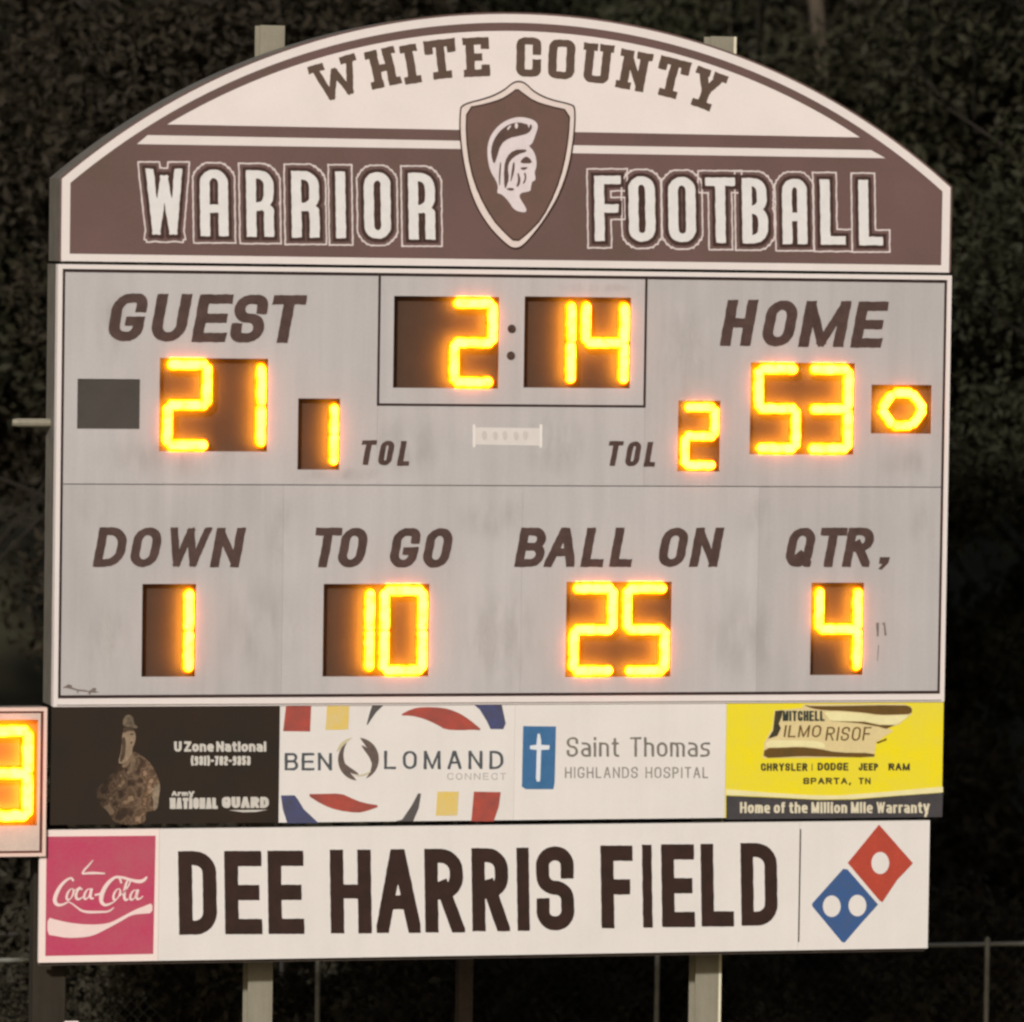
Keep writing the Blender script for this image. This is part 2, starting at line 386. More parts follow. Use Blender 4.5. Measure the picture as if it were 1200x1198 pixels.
# the bars are incandescent bulbs behind amber lenses: hottest along the middle of the front
def lamp_mat(name, rim, core, srim, score):
    m = bpy.data.materials.new(name); m.use_nodes = True; N, L = m.node_tree.nodes, m.node_tree.links
    N.remove(N['Principled BSDF']); em = N.new('ShaderNodeEmission'); L.new(em.outputs[0], N['Material Output'].inputs[0])
    at_ = N.new('ShaderNodeAttribute'); at_.attribute_name = 'glow'
    cr = N.new('ShaderNodeValToRGB'); e = cr.color_ramp.elements
    e[0].position = 0; e[0].color = (*rim, 1); e[1].position = 1; e[1].color = (*core, 1)
    mid = cr.color_ramp.elements.new(.5); mid.color = (1, .085, .0008, 1)
    no = N.new('ShaderNodeTexNoise'); no.inputs['Scale'].default_value = 14; tc = N.new('ShaderNodeTexCoord'); L.new(tc.outputs['Object'], no.inputs['Vector'])
    ad = N.new('ShaderNodeMath'); ad.operation = 'MULTIPLY_ADD'; L.new(no.outputs['Fac'], ad.inputs[0]); ad.inputs[1].default_value = .9; 
    sb = N.new('ShaderNodeMath'); sb.operation = 'SUBTRACT'; L.new(at_.outputs['Fac'], sb.inputs[0]); sb.inputs[1].default_value = .45
    L.new(sb.outputs[0], ad.inputs[2]); L.new(ad.outputs[0], cr.inputs['Fac'])
    mr = N.new('ShaderNodeMapRange'); L.new(ad.outputs[0], mr.inputs['Value']); mr.inputs['To Min'].default_value = srim; mr.inputs['To Max'].default_value = score; mr.clamp = False
    m.cycles.emission_sampling = 'FRONT_BACK'
    L.new(cr.outputs[0], em.inputs['Color']); L.new(mr.outputs[0], em.inputs['Strength']); return m
LAMP = lamp_mat('lit_amber_lamp', (1, .11, .0003), (1, .42, .016), 4.0, 23.0)
LAMPHOT = lamp_mat('lit_amber_lamp_bright', (1, .11, .0004), (1, .42, .02), 4.0, 19.0)

# ------------------------------------------------------------------ ground and terrain
bm = bmesh.new(); n = 40
gv = {}
for i in range(n + 1):
    for j in range(n + 1):
        x = -160 + 320 * i / n; y = -120 + 320 * j / n
        z = 0.0
        if y > 30: z = (y - 30) * .34 + 1.2 * math.sin(x * .11 + y * .07)
        gv[i, j] = bm.verts.new((x, y, max(z, 0) if y > 30 else 0))
for i in range(n):
    for j in range(n): bm.faces.new((gv[i, j], gv[i + 1, j], gv[i + 1, j + 1], gv[i, j + 1]))
GRASS = mat('night_grass', (80, 76, 52), rough=.9, var=.3, scale=1.5, fine=120, bump=.4)
bm_obj('ground', bm, GRASS, kind='structure')

# ------------------------------------------------------------------ scoreboard cabinet
X_IN, Z_IN = 3.70, 1.695
SB = thing('scoreboard', 'wide pale grey football scoreboard cabinet with glowing amber digits for guest, home, down and quarter', 'scoreboard', (0, .2, Z0 - 1.79))
box('cabinet', -3.757, 3.752, .09, .47, -1.785, 1.757, SIDE, SB, 'grey weathered metal box behind the score faces')

def rect_px(x0, y0, x1, y1):
    (a, b), (c, d) = at(x0, y0), at(x1, y1); return [a, c, d, b]        # x0,x1,zlow,zhigh
BAYS = {
 'guest_bonus': rect_px(91, 444, 163.5, 503), 'guest': rect_px(187.5, 419.5, 313, 529.5), 'gtol': rect_px(349.6, 467, 397.5, 550.7),
 'clockL': rect_px(462, 346.9, 583.7, 455.5), 'clockR': rect_px(615, 347.5, 738, 455.3), 'htol': rect_px(795, 469.5, 843, 552.7),
 'home': rect_px(880, 424.8, 1000, 533), 'home_bonus': rect_px(1021.5, 450.8, 1090.8, 508.5),
 'down': rect_px(167, 684.5, 228.5, 793), 'togo': rect_px(379.4, 684.5, 502, 792.5), 'ball': rect_px(664, 682, 785.5, 793), 'qtr': rect_px(951, 683, 1010.7, 791)}

def face_panel(x0, x1, z0, z1, m, label=None):
    hs = [b for b in BAYS.values() if b[0] < x1 and b[1] > x0 and b[2] < z1 and b[3] > z0]
    xs = sorted({x0, x1, *[h[0] for h in hs], *[h[1] for h in hs]}); zs = sorted({z0, z1, *[h[2] for h in hs], *[h[3] for h in hs]})
    bm = bmesh.new(); V = {}
    def v(x, z):
        if (x, z) not in V: V[x, z] = bm.verts.new((x, 0, z + Z0))
        return V[x, z]
    for a, b in zip(xs, xs[1:]):
        for c, d in zip(zs, zs[1:]):
            mx, mz = (a + b) / 2, (c + d) / 2
            if any(h[0] < mx < h[1] and h[2] < mz < h[3] for h in hs): continue
            bm.faces.new((v(a, c), v(b, c), v(b, d), v(a, d)))
    r = bmesh.ops.extrude_face_region(bm, geom=list(bm.faces))
    for e in r['geom']:
        if isinstance(e, bmesh.types.BMVert): e.co.y += .004
    return bm_obj('face_panel', bm, m, SB, label)
g = .0007
xsu = [-X_IN, at(443, 450)[0], at(756, 450)[0], X_IN]; xsl = [-X_IN, at(331, 700)[0], at(611, 700)[0], at(888, 700)[0], X_IN]
for i in range(3): face_panel(xsu[i] + g, xsu[i + 1] - g, .0035, Z_IN, (FACE, FACE, FACE2)[i])
for i in range(4): face_panel(xsl[i] + g, xsl[i + 1] - g, -Z_IN, -.0035, (FACE2, FACE, FACE, FACE2)[i])

# painted dark line and white edge channel round the face
def frame(name, x0, x1, z0, z1, t, y0, y1, m, parent, tb=None, label=None):
    tb = tb or t
    box(name, x0, x1, y0, y1, z1 - t, z1, m, parent, label); box(name, x0, x1, y0, y1, z0, z0 + tb, m, parent, label)
    box(name, x0, x0 + t, y0 + .0003, y1, z0 + tb, z1 - t, m, parent, label); box(name, x1 - t, x1, y0 + .0003, y1, z0 + tb, z1 - t, m, parent, label)
frame('dark_line_strip', -3.722, 3.722, -1.719, 1.719, .0235, .001, .03, BLACKLINE, SB)
frame('edge_channel', -3.760, 3.758, -1.787, 1.758, .0365, -.012, .089, WHITE, SB, tb=.066)
box('edge_bead', -3.73, 3.73, -.017, -.0125, -1.776, -1.770, SIDE, SB)

# clock surround line
(cx0, cz1), (cx1, _) = at(443.2, 450), at(755.5, 450); cz0 = at(600, 475.3)[1]
t = .0195
for nm, a in (('x', (cx0 - t / 2, cx0 + t / 2, -.003, 0, cz0 + t / 2, Z_IN)), ('x', (cx1 - t / 2, cx1 + t / 2, -.003, 0, cz0 + t / 2, Z_IN)), ('x', (cx0 - t / 2, cx1 + t / 2, -.003, 0, cz0 - t / 2, cz0 + t / 2))):
    box('clock_border', *[a[0], a[1], a[2], -.0003, a[4], a[5]], BLACKLINE, SB)

# --- digit bays with lit segments
SEG = {'0': 'abcdef', '1': 'bc', '2': 'abged', '3': 'abgcd', '4': 'fgbc', '5': 'afgcd', '8': 'abcdefg', ' ': ''}
def segment(parent, a, b, hw, m, Yb=-.004, h=.042):
    """lamp bar from a to b (X,Z): domed, round-ended"""
    a, b = Vector((a[0], a[1])), Vector((b[0], b[1])); d = (b - a).normalized(); nrm = Vector((-d.y, d.x))
    bm = bmesh.new(); lay = bm.verts.layers.float.new('heat'); rings = []
    for k, y, ht in ((1.0, 0, 0), (.84, .5, .2), (.62, .88, .75), (.36, 1, 1.0)):
        ring = []; r = hw * k
        for q in range(12):
            th = math.pi * q / 11 - math.pi / 2
            c, s = math.cos(th), math.sin(th)
            p = b + d * (c * r - hw * .55) + nrm * (s * r); ring.append((p, y, ht))
        for q in range(12):
            th = math.pi * q / 11 + math.pi / 2
            c, s = math.cos(th), math.sin(th)
            p = a + d * (c * r + hw * .55) + nrm * (s * r); ring.append((p, y, ht))
        vs = []
        for p, y, ht in ring:
            v = bm.verts.new((p.x, Yb - h * y, p.y + Z0)); v[lay] = ht; vs.append(v)
        rings.append(vs)
    for r0, r1 in zip(rings, rings[1:]):
        for k in range(24): bm.faces.new((r0[k], r0[(k + 1) % 24], r1[(k + 1) % 24], r1[k]))
    bm.faces.new(rings[-1]); bm.faces.new(rings[0][::-1])
    ob = bm_obj('lamp_segment', bm, m, parent); me = ob.data
    vals = [d.value for d in me.attributes['heat'].data]
    ca = me.color_attributes.new('glow', 'FLOAT_COLOR', 'CORNER')
    cv = []
    for p in me.polygons:
        rear = all(vals[v] == 0 for v in p.vertices)  # unseen rear face set brightest, added to throw amber onto the bay
        for v in p.vertices: q = 1.25 if rear else vals[v]; cv += [q, q, q, 1]
    ca.data.foreach_set('color', cv)
    return ob
def digit(parent, ch, x0, x1, z0, z1, hw, m=None, Yo=0.0):
    m = m or LAMP; zm = (z0 + z1) / 2
    P = {'a': ((x0, z1), (x1, z1)), 'b': ((x1, z1), (x1, zm)), 'c': ((x1, zm), (x1, z0)), 'd': ((x0, z0), (x1, z0)), 'e': ((x0, zm), (x0, z0)), 'f': ((x0, z1), (x0, zm)), 'g': ((x0, zm), (x1, zm))}
    for s in SEG[ch]: segment(parent, *P[s], hw, m, Yb=-.004 + Yo)
def bay(key, chars, label):
    x0, x1, z0, z1 = BAYS[key]; m = TRAY if chars.strip() else TRAYOFF
    bm = bmesh.new(); e = .0015; y0, y1 = .0046, .085
    o = [bm.verts.new((x, y, z + Z0)) for y in (y0, y1) for x, z in ((x0 - e, z0 - e), (x1 + e, z0 - e), (x1 + e, z1 + e), (x0 - e, z1 + e))]
    if not chars.strip():
        for v in o[4:]: v.co.y = .012
    for k in range(4): bm.faces.new((o[k], o[(k + 1) % 4], o[4 + (k + 1) % 4], o[4 + k]))
    bm.faces.new(o[4:]);
    off = root_of(SB)
    for v in bm.verts: v.co -= off
    me = bpy.data.meshes.new('digit_bay'); bm.to_mesh(me); bm.free()
    t = link_mesh('digit_bay', me, m, SB, label)
    if chars == 'o':
        cx, cz = (x0 + x1) / 2, (z0 + z1) / 2; rx, rz = .185, .135
        pts = [(cx - rx, cz), (cx - rx * .45, cz + rz), (cx + rx * .45, cz + rz), (cx + rx, cz), (cx + rx * .45, cz - rz), (cx - rx * .45, cz - rz)]
        for k in range(6): segment(t, pts[k], pts[(k + 1) % 6], .052, LAMP)
        return
    n = len(chars)
    for i, ch in enumerate(chars):
        a = x0 + (x1 - x0) * i / n; b = x0 + (x1 - x0) * (i + 1) / n
        iw = .052 if n > 1 or key != 'x' else .05
        big = key not in ('gtol', 'htol')
        hw = .054 if big else .048
        inx = .062 if big else .054
        digit(t, ch, a + inx, b - inx, z0 + .052, z1 - .052, hw)
bay('guest_bonus', ' ', 'blank dark grey digit cover left of the guest score')
bay('guest', '21', 'guest score bay lit with 21'); bay('gtol', '1', 'guest timeouts bay lit with 1')
bay('clockL', ' 2', 'clock minutes bay lit with 2'); bay('clockR', '14', 'clock seconds bay lit with 14')
bay('htol', '2', 'home timeouts bay lit with 2'); bay('home', '53', 'home score bay lit with 53')
bay('home_bonus', 'o', 'ball possession bay lit with an amber football outline')
bay('down', '1', 'down bay lit with 1'); bay('togo', '10', 'yards to go bay lit with 10')
bay('ball', '25', 'ball on bay lit with 25'); bay('qtr', '4', 'quarter bay lit with 4')
for x, y in ((599.6, 385.5), (598.6, 417)):
    X, Zc = at(x, y); bm = bmesh.new(); add_tube(bm, [(X, -.006, Zc + Z0), (X, .003, Zc + Z0)], [.035, .036], 14)
    bm_obj('colon_lamp', bm, mat('unlit_lamp', (92, 74, 66), rough=.3, var=.3, scale=30), SB)

# --- cabinet wording
LETTERED = 1
def word(letters, wv, wh, m, parent, label, skew=.2, layer=0, drift=None, name='lettering'):
    for ch, cx, w, yt, yb in letters:
        lps = letter(ch, cx, (yt + yb) / 2, w, yb - yt, wv, wh, skew=skew - .015)
        loops_obj('letter', px(lps), m, parent, layer=1)
def line_word(chars, y_at_left, y_at_right, wv, wh, m, parent, label, h, **k):
    xs = [c[1] for c in chars]; a, b = xs[0], xs[-1]
    L = [(ch, x, w, y_at_left + (y_at_right - y_at_left) * (x - a) / (b - a), y_at_left + h + (y_at_right - y_at_left) * (x - a) / (b - a)) for ch, x, w in chars]
    word(L, wv, wh, m, parent, label, **k)
line_word([('G', 149.5, 41), ('U', 200, 41), ('E', 249, 40), ('S', 292, 39), ('T', 335.5, 39)], 344, 346, 12.8, 11, LETTER, SB, 'the word GUEST in slanted brown capitals', 56)
line_word([('H', 866, 36), ('O', 914, 37), ('M', 966.5, 53), ('E', 1019, 36)], 351.5, 353.5, 12.4, 11, LETTER, SB, 'the word HOME in slanted brown capitals', 54)
line_word([('D', 130, 35), ('O', 171, 33), ('W', 220, 49), ('N', 267, 34)], 618, 618.5, 10.4, 9.2, LETTER, SB, 'the word DOWN in slanted brown capitals', 46.5)
line_word([('T', 382, 31), ('O', 413.5, 31), ('G', 474.5, 32), ('O', 513, 31)], 618.5, 619, 10.4, 9.2, LETTER, SB, 'the words TO GO in slanted brown capitals', 46.5)
line_word([('B', 623, 33), ('A', 659, 36), ('L', 697, 26), ('L', 730.5, 26), ('O', 789, 31), ('N', 828, 33)], 618.5, 618.5, 10.4, 9.2, LETTER, SB, 'the words BALL ON in slanted brown capitals', 46)
line_word([('Q', 938, 31), ('T', 974, 31), ('R', 1006.5, 32)], 618.5, 618.5, 10.4, 9.2, LETTER, SB, 'the abbreviation QTR in slanted brown capitals', 46)
loops_obj('lettering', px([[(1031, 653), (1043, 653), (1041, 660), (1033, 668), (1029, 667), (1034, 661), (1030, 661)]]), LETTER, SB, label='comma after QTR')
line_word([('T', 430.5, 17), ('O', 452.5, 16), ('L', 474.5, 14)], 516, 517, 6.6, 5.4, LETTER, SB, 'the abbreviation TOL right of the guest timeouts', 29)
line_word([('T', 720, 17), ('O', 742, 16), ('L', 763, 13)], 517, 518, 6.4, 5.3, LETTER, SB, 'the abbreviation TOL left of the home timeouts', 29)
# maker's plate under the clock
PLATE = mat('pale_sticker', (216, 210, 204), var=.03, scale=12); PLT = mat('pale_sticker_lettering', (228, 223, 217), var=.03)
loops_obj('maker_sticker', px([[(556, 501), (634, 502), (634, 522.5), (556, 521)]]), PLATE, SB, label='small pale worn sticker under the clock')
lp = []
for i, x in enumerate((553.5, 632)): lp += letter('I', x + 2, 511, 3, 27, 3, 3)
loops_obj('sticker_edge', px(lp), PLT, SB, layer=1)
loops_obj('sticker_mark', px([chaikin([(x, 506), (x + 6, 505 + (x % 3)), (x + 7, 514), (x + 2, 517)], 1) for x in (564, 577, 588, 601, 612)]), mat('sticker_smudge', (205, 198, 191), var=.06), SB, layer=1)
SCUFF = mat('scuff_mark', (132, 120, 112), var=.2, scale=20)
loops_obj('scuff_mark', px([[(73, 806.5), (80, 802), (84, 803), (85, 806), (92, 808), (99, 808.5), (104, 810), (110, 806), (113, 807), (112, 810), (117, 811.5), (110, 812), (107, 811.5), (105, 815.5), (103, 811), (92, 810), (91, 814), (90, 809.5), (84, 808), (78, 806.5)]]), SCUFF, SB, label='dark scrape at the bottom left corner of the face')
loops_obj('scuff_mark', px([[(1026.5, 730), (1030, 730), (1029.5, 746), (1027.5, 746)], [(1033, 731), (1037, 729), (1039, 745), (1036.5, 745), (1035.5, 733)], [(1029, 756), (1030, 756), (1028.5, 775), (1027.8, 775)]]), SCUFF, SB, label='two short tape marks beside the quarter digit')
def stain_mat(name, rgb, amt):
    m = mat(name, rgb, var=.1, scale=9, streak=.5); N, L = m.node_tree.nodes, m.node_tree.links
    tc = N.new('ShaderNodeTexCoord'); mp = N.new('ShaderNodeMapping'); L.new(tc.outputs['UV'], mp.inputs['Vector'])
    mp.inputs['Location'].default_value = (-1, -1, 0); mp.inputs['Scale'].default_value = (2, 2, 0)
    ln = N.new('ShaderNodeVectorMath'); ln.operation = 'LENGTH'; L.new(mp.outputs[0], ln.inputs[0])
    fo = N.new('ShaderNodeMapRange'); fo.interpolation_type = 'SMOOTHSTEP'; fo.inputs['From Min'].default_value = 1.0; fo.inputs['From Max'].default_value = .15; L.new(ln.outputs['Value'], fo.inputs['Value'])
    m2 = N.new('ShaderNodeMapping'); m2.inputs['Scale'].default_value = (3, 3, .9); L.new(tc.outputs['Object'], m2.inputs['Vector'])
    no = N.new('ShaderNodeTexNoise'); no.inputs['Scale'].default_value = 3; no.inputs['Detail'].default_value = 6; L.new(m2.outputs[0], no.inputs['Vector'])
    nr = N.new('ShaderNodeMapRange'); nr.inputs['From Min'].default_value = .38; nr.inputs['From Max'].default_value = .62; L.new(no.outputs['Fac'], nr.inputs['Value'])
    a = N.new('ShaderNodeMath'); a.operation = 'MULTIPLY'; L.new(fo.outputs[0], a.inputs[0]); L.new(nr.outputs[0], a.inputs[1])
    b = N.new('ShaderNodeMath'); b.operation = 'MULTIPLY'; L.new(a.outputs[0], b.inputs[0]); b.inputs[1].default_value = amt
    L.new(b.outputs[0], N['Principled BSDF'].inputs['Alpha']); return m
GR = stain_mat('grime_grey', (152, 143, 136), .13); GR2 = stain_mat('grime_brown', (150, 136, 124), .13); GR3 = stain_mat('wash_pale', (214, 208, 202), .4)
for x0, y0, x1, y1, mm in ((104, 318, 156, 442, GR), (1058, 578, 1102, 650, GR), (80, 505, 330, 566, GR2), (330, 545, 470, 567, GR), (300, 572, 360, 680, GR), (640, 330, 760, 345, GR2), (860, 572, 915, 660, GR), (600, 480, 700, 566, GR3),
        (760, 330, 850, 500, GR3), (90, 690, 160, 812, GR3), (240, 660, 370, 812, GR), (520, 575, 640, 640, GR2), (520, 680, 650, 815, GR3), (800, 680, 940, 812, GR), (1020, 520, 1104, 567, GR2), (85, 572, 140, 625, GR2), (400, 480, 560, 567, GR)):
    bm = bmesh.new(); uv = bm.loops.layers.uv.new('UVMap'); off = root_of(SB)
    vs = [bm.verts.new(Vector((X, -.0005, Z + Z0)) - off) for X, Z in (at(x0, y1), at(x1, y1), at(x1, y0), at(x0, y0))]
    f = bm.faces.new(vs)
    for l, c in zip(f.loops, ((0, 0), (1, 0), (1, 1), (0, 1))): l[uv].uv = c
    me = bpy.data.meshes.new('stain'); bm.to_mesh(me); bm.free(); link_mesh('stain', me, mm, SB)
bx = at(52, 497); bm = bmesh.new(); add_tube(bm, [(-3.757, .3, bx[1] + Z0), (-4.02, .3, bx[1] + Z0), (-4.06, .3, bx[1] + Z0)], [.035, .035, .028], 10)
bm_obj('side_conduit', bm, STEEL, SB, 'short pale conduit stub out of the left side')

# ------------------------------------------------------------------ arched header sign
HD = thing('arched_header_sign', 'big arched brown and white header sign lettered WHITE COUNTY WARRIOR FOOTBALL with a shield crest', 'sign', (0, .2, Z0 + 1.782))
pa, pb, pc = at(72, 207), at(604, 14.5), at(1116, 219)
(x1, y1), (x2, y2), (x3, y3) = pa, pb, pc
Dn = 2 * (x1 * (y2 - y3) + x2 * (y3 - y1) + x3 * (y1 - y2))
ux = ((x1**2 + y1**2) * (y2 - y3) + (x2**2 + y2**2) * (y3 - y1) + (x3**2 + y3**2) * (y1 - y2)) / Dn
uz = ((x1**2 + y1**2) * (x3 - x2) + (x2**2 + y2**2) * (x1 - x3) + (x3**2 + y3**2) * (x2 - x1)) / Dn
RA = math.hypot(x1 - ux, y1 - uz)
XL, XR, ZB = -3.752, 3.752, 1.782
def arch(o, zb=None, n=72, xl=None, xr=None):
    r = RA - o; l, rr = (XL + o if xl is None else xl), (XR - o if xr is None else xr)
    a0 = math.acos((rr - ux) / r); a1 = math.acos((l - ux) / r)
    pts = [(ux + r * math.cos(a0 + (a1 - a0) * i / n), uz + r * math.sin(a0 + (a1 - a0) * i / n)) for i in range(n + 1)]
    z = ZB + (o if zb is None else zb)
    return [(l, z), (rr, z)] + pts
bm = bmesh.new(); o = arch(0)
f = [bm.verts.new((x, .0, z + Z0)) for x, z in o]; b = [bm.verts.new((x, .46, z + Z0)) for x, z in o]
bm.faces.new(f); bm.faces.new(b[::-1])
bm_obj('x', bmesh.new(), None) if False else None
for k in range(len(o)): bm.faces.new((f[k], f[(k + 1) % len(o)], b[(k + 1) % len(o)], b[k]))
me_h = bm_obj('sign_panel', bm, BROWN, HD, 'maroon brown face with grey returns')
me_h.data.materials.append(SIDE)
for p in me_h.data.polygons:
    if abs(p.normal.y) < .5: p.material_index = 1
def arch_band(o0, o1, z0, z1): return [arch(o0, z0), arch(o1, z1)]
loops_obj('border_band', arch_band(.016, .085, .001, .060), WHITE, HD)
# the white fan
zf = at(600, 153.5)[1]; r = RA - .152; xh = math.sqrt(r * r - (zf - uz) ** 2)
a0 = math.atan2(zf - uz, xh); fan = [(ux + r * math.cos(a0 + (math.pi - 2 * a0) * i / 60), uz + r * math.sin(a0 + (math.pi - 2 * a0) * i / 60)) for i in range(61)]
SH = lambda pts: zoomp(520, 90, .17527, pts)
loops_obj('white_field', [fan], mat('header_white', (233, 222, 217), var=.04, scale=2), HD)
loops_obj('stripe', px([[(173, 158.5), (560, 165.5), (560, 175), (160.5, 169)]]), WHITE, HD)
loops_obj('stripe', px([[(650, 170), (1020.5, 176), (1037.5, 185.5), (650, 179.3)]]), WHITE, HD)
# WHITE COUNTY
D = math.radians
WC = [('W', 394, 92.5, 58, 46, -17), ('H', 448.6, 79.6, 36, 45, -13), ('I', 481, 75.3, 20, 46, -9.5), ('T', 516.6, 69.5, 37, 46, -6.5), ('E', 558, 67, 31, 46, -2.5),
      ('C', 619.5, 67, 29, 46, 1), ('O', 658, 69.6, 31, 46, 3), ('U', 700, 74.5, 36, 46, 6), ('N', 743, 83, 38, 46, 10.5), ('T', 787, 91.5, 37, 46, 14.5), ('Y', 828, 105, 38, 46, 20)]
lp = []
for ch, x, y, w, h, a in WC: loops_obj('letter', px(letter(ch, x, y, w, h, 10 if ch != 'W' else 9.4, 8.6, rot=D(a), font=SLAB)), BROWN2, HD, layer=1)
# WARRIOR FOOTBALL
UPX = dict(UP)
UPX['A'] = (1, [[(0, 1), (0, 0, R1), (1, 0, R1), (1, 1)], [(0, .6), (1, .6)]])
UPX['W'] = (1, [[(0, 0), (.2, 1)], [(.5, 0.1), (.2, 1)], [(.5, .1), (.8, 1)], [(1, 0), (.8, 1)]])
UPX['R'] = (1, [[(0, 0), (0, 1)], [(0, 0), (1, 0, R1), (1, .55, R1), (0, .55)], [(.8, .55), (1, .62), (1, 1)]])
WF = [('W', 192.5, 44), ('A', 250.7, 33), ('R', 304.5, 32), ('R', 357.7, 32.5), ('I', 399.7, 13), ('O', 442, 31), ('R', 494, 31)]
FB = [('F', 712, 31), ('O', 752, 31), ('O', 799, 32), ('T', 844, 35), ('B', 884.5, 30), ('A', 931, 29), ('L', 975.5, 29), ('L', 1020, 28)]
for txt, lst in (('WARRIOR', WF), ('FOOTBALL', FB)):
    for i, (ch, x, w) in enumerate(lst):
        y0 = 197.6 + (x - 171) * .0158; h = 78 if txt == 'WARRIOR' else 76.5
        st = 11.5 if ch not in 'W' else 11
        k = dict(font=UPX, skew=-.015); A = (ch, x, y0 + h / 2, w, h, st, st * .85)
        L0 = loops_obj('letter', px(letter(*A, **k)), mat('letter_white', (226, 222, 218), var=.05, scale=9), HD, layer=3)
        loops_obj('letter_outline', px(letter(*A, ring=(8.0, .9), **k)), mat('letter_outline_cream', (222, 208, 204), var=.08, scale=10), L0, layer=(i % 2), thick=.0008)
        loops_obj('letter_shadow', px(letter(*A, level=3.8, **k)), DKBROWN, L0, layer=2)
# shield
outer = [(125, 190), (300, 148), (400, 100), (460, 47), (500, 36), (545, 50), (600, 108), (700, 158), (850, 190), (873, 215), (864, 400), (832, 600), (770, 780), (700, 905), (620, 1020), (530, 1125), (480, 1146), (430, 1130), (300, 1000), (200, 830), (140, 610), (112, 400), (112, 240)]
inner = [(150, 207), (280, 182), (380, 152), (445, 112), (487, 78), (530, 112), (600, 162), (700, 195), (842, 226), (834, 400), (800, 600), (748, 765), (660, 945), (560, 1050), (480, 1112), (400, 1040), (320, 950), (232, 790), (175, 620), (145, 400)]
def grow(p, c, d): return [(x + (x - c[0]) * d / max(1, math.hypot(x - c[0], y - c[1])), y + (y - c[1]) * d / max(1, math.hypot(x - c[0], y - c[1]))) for x, y in p]
loops_obj('shield_edge', px([SH(chaikin(grow(outer, (487, 560), 12), 2))]), DKBROWN, HD, layer=4)
loops_obj('shield_border', px([SH(chaikin(outer, 2))]), mat('shield_cream', (228, 212, 204), var=.06, scale=8), HD, layer=5)
loops_obj('shield', px([SH(chaikin(grow(inner, (487, 560), 3), 1))]), DKBROWN, HD, layer=6, label='dark edged shield')
loops_obj('shield_field', px([SH(chaikin(grow(inner, (487, 560), -9), 1))]), mat('shield_brown', (112, 84, 78), var=.08, scale=4, rgb2=(100, 80, 68)), HD, layer=7)
CRW = mat('crest_white', (224, 212, 212), var=.05, scale=10)
head = [[(352, 780), (362, 735), (345, 690), (312, 640), (294, 570), (288, 500), (294, 440), (320, 378), (368, 322), (430, 285), (495, 268), (560, 276), (610, 296), (630, 330), (612, 385), (588, 452), (562, 460),
         (598, 495), (616, 550), (618, 600), (603, 640), (612, 678), (606, 696), (588, 700), (580, 735), (578, 764), (545, 772), (515, 776), (500, 800), (520, 835), (545, 875), (552, 898), (535, 910), (468, 893), (430, 830), (385, 785)]]
loops_obj('helmet_crest', px([SH(chaikin(head[0], 2))]), CRW, HD, layer=8, label='white helmeted warrior head in profile')
cuts = [[(332, 592), (312, 520), (318, 455), (345, 398), (385, 350), (438, 316), (500, 303), (556, 320), (584, 318), (588, 345), (562, 380), (500, 396), (430, 412), (378, 452), (352, 540)],
        [(402, 748), (398, 610), (418, 535), (465, 490), (540, 484), (556, 500), (490, 520), (440, 560), (424, 610), (434, 680), (415, 740)],
        [(505, 580), (520, 550), (548, 532), (575, 548), (592, 580)], [(508, 606), (565, 604), (540, 624), (515, 622)],
        [(366, 720), (366, 640), (374, 570), (382, 575), (376, 660), (372, 735)], [(450, 640), (460, 570), (472, 575), (468, 640), (440, 720)],
        [(480, 740), (495, 690), (488, 640), (500, 650), (512, 690), (500, 730)], [(522, 720), (540, 680), (532, 640), (546, 645), (550, 680), (538, 712)], [(408, 748), (460, 742), (470, 758), (440, 764)]]
CUTB = mat('crest_cut_brown', (96, 74, 66), var=.1, scale=10)
loops_obj('helmet_detail', px([SH(chaikin(c, 1)) for c in cuts]), CUTB, HD, layer=9)
loops_obj('helmet_highlight', px([SH(circ(482, 328, 11, 10, 20)), SH([(556, 318), (566, 345), (574, 320)]), SH([(420, 345), (440, 325), (448, 330), (425, 360)])]), CRW, HD, layer=10)

# ------------------------------------------------------------------ sponsor banners
ZT, ZBt = -1.792, -2.738
def flat_sign(name, label, x0, x1, z0, z1, m, Y=0.0, depth=.04, cat='banner', group=None):
    t = thing(name, label, cat, ((x0 + x1) / 2, Y + depth / 2, Z0 + z0), group)
    box('panel', x0, x1, Y, Y + depth, z0, z1, m, t); return t
def bevline(t, x0, x1, z0, z1, m): pass
xa, xb, xc, xd, xe = -3.772, at(327.5, 890)[0], at(603, 890)[0], at(850.5, 890)[0], 3.757
NIGHT = mat('banner_black_print', (38, 35, 30), rough=.45, var=.14, scale=2.5, rgb2=(52, 38, 28))
B1 = flat_sign('recruiting_banner', 'black banner printed with a camouflaged soldier and blurred white lettering', xa, xb - .002, ZT - .966 + .02, ZT, NIGHT)
cam1 = mat('camouflage_print', (64, 51, 40), rough=.5)
N, L = cam1.node_tree.nodes, cam1.node_tree.links
tc = N.new('ShaderNodeTexCoord'); no = N.new('ShaderNodeTexNoise'); no.inputs['Scale'].default_value = 12; no.inputs['Detail'].default_value = 2.5; L.new(tc.outputs['Object'], no.inputs['Vector'])
cr = N.new('ShaderNodeValToRGB'); cr.color_ramp.interpolation = 'EASE'; L.new(no.outputs['Fac'], cr.inputs['Fac'])
el = cr.color_ramp.elements; el[0].position = .36; el[0].color = (*lin((66, 50, 38)), 1); el[1].position = .66; el[1].color = (*lin((150, 126, 102)), 1)
for p_, c_ in ((.45, (88, 68, 52)), (.5, (120, 98, 78)), (.56, (84, 66, 50)), (.6, (112, 86, 64))): q_ = el.new(p_); q_.color = (*lin(c_), 1)
